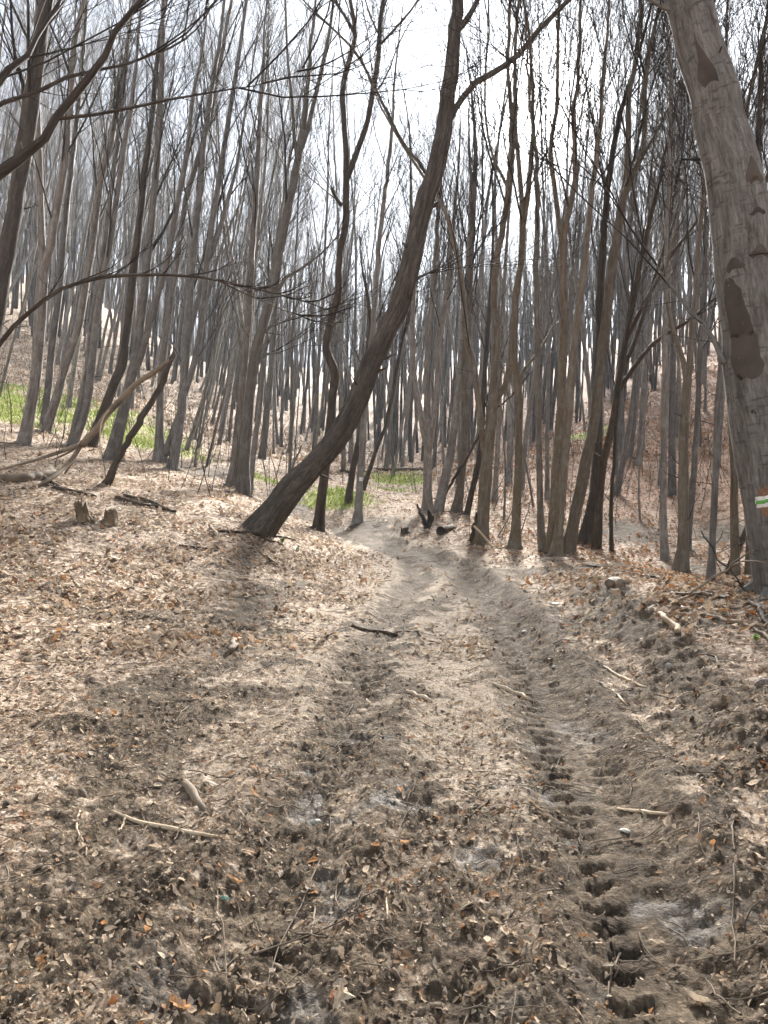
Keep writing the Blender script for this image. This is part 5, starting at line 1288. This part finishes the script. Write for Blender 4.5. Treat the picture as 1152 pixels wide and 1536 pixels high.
# clods of churned mud
rc = np.random.default_rng(404)
import bmesh
bm = bmesh.new(); bmesh.ops.create_icosphere(bm, subdivisions=1, radius=.5); ico = np.array([v.co[:] for v in bm.verts]); icf = np.array([[v.index for v in f.verts] for f in bm.faces]); bm.free()
clod_t = []
for q in range(12):
    V0 = ico * (1 + rc.normal(0, .2, (len(ico), 1))) * np.array([1, rc.uniform(.6, 1), rc.uniform(.45, .8)]); clod_t.append((V0, icf))
x, y = scatter_pts(38000, 1.6, 11, -FA, FA, rc, .8); pm = gridv(mud, x, y) * np.clip(.35 + 1.5 * fbm(x * 2.2, y * 2.2, 3), 0, 1); k = rc.random(len(x)) < pm * .9 * (1 - .9 * gridv(wet, x, y)) * (1 - .9 * gridv(lugzone, x, y)); x, y = x[k], y[k]
v, t_, c = batch(clod_t, x, y, np.clip(rc.lognormal(math.log(.012), .55, len(x)), .005, .05), rc, .5, lift=-.004)
M_CLOD = simple_mat('clod_of_mud', (.112, .083, .056), .92, .42, 24)
me = mesh_np('mud_clods', v, None, t_, True); tag(link('mud_clods', me, M_CLOD), 'crumbs and clods of churned dark mud along the track', None, None, 'stuff')
print('clods', len(t_))
# twig litter
rt = np.random.default_rng(505)
x, y = scatter_pts(1500, 2.2, 26, -FA, FA, rt, .6); n = len(x)
z = gz(x, y) + .008; a = rt.uniform(0, 6.28, n); ln = np.clip(rt.lognormal(math.log(.16), .55, n), .05, .8) * (1 + y * .03)
pt, rd = grow(np.stack([x, y, z], 1), np.stack([np.cos(a), np.sin(a), rt.normal(0, .06, n)], 1), ln, rt.uniform(.0018, .0045, n) * (1 + y * .05), 5, .14, 0, .5, rt)
pt[..., 2] = gz(pt[..., 0], pt[..., 1]) + .010 + np.abs(rt.normal(0, .004, pt.shape[:2]))
tb = Tubes(); tb.add(pt, rd, 4, cap=False)
tag(link('twig_litter', tb.mesh('twig_litter', M_WOOD), None), 'small broken twigs strewn over the leaves and mud', None, None, 'stuff')
# grass on the green patches
rg = np.random.default_rng(606)
x, y = scatter_pts(300000, 15, 48, -FA, FA, rg, .8); k = rg.random(len(x)) < (gridv(green, x, y) - .22) * .75; x, y = x[k], y[k]; n = len(x)
z = gz(x, y); h = rg.uniform(.05, .15, n); a = rg.uniform(0, 6.28, n); w = rg.uniform(.010, .024, n); l = rg.normal(0, .05, (n, 2))
V = np.stack([np.stack([x - np.cos(a) * w, y - np.sin(a) * w, z - .01], 1), np.stack([x + np.cos(a) * w, y + np.sin(a) * w, z - .01], 1), np.stack([x + l[:, 0], y + l[:, 1], z + h], 1)], 1).reshape(-1, 3)
gc = np.array([(.20, .28, .05), (.26, .34, .07), (.15, .21, .04), (.32, .33, .11)])[rg.integers(0, 4, n)] * rg.uniform(.8, 1.15, (n, 1))
me = mesh_np('grass', V, None, np.arange(3 * n).reshape(-1, 3), False, {'leafcol': ('FLOAT_COLOR', np.repeat(np.column_stack([gc, np.ones(n)]), 3, 0))})
M_GRASS = leaf_material('spring_grass'); tag(link('grass', me, M_GRASS), 'fresh green grass in patches under the trees', None, None, 'stuff')
print('grass', n)

# ------------------------------------------------------------------ the air
hz = bpy.data.meshes.new('haze'); X0, X1, Y0, Y1, Z0, Z1 = -245, 245, -245, 245, float(GZ.min()) - 1.5, float(GZ.max()) + 24
hv = [(x_, y_, z_) for z_ in (Z0, Z1) for y_ in (Y0, Y1) for x_ in (X0, X1)]
hz.from_pydata(hv, [], [(0, 2, 3, 1), (4, 5, 7, 6), (0, 1, 5, 4), (2, 6, 7, 3), (0, 4, 6, 2), (1, 3, 7, 5)])
mh = bpy.data.materials.new('haze_air'); mh.use_nodes = True; th_ = mh.node_tree; th_.nodes.clear()
ho = N(th_, 'ShaderNodeOutputMaterial'); pv = N(th_, 'ShaderNodeVolumePrincipled')
pv.inputs['Color'].default_value = (.88, .94, 1.0, 1); pv.inputs['Density'].default_value = .0008; pv.inputs['Anisotropy'].default_value = 0.0
th_.links.new(pv.outputs[0], ho.inputs['Volume'])
o = link('haze', hz, mh); tag(o, 'thin pale haze filling the wood', None, None, 'stuff')
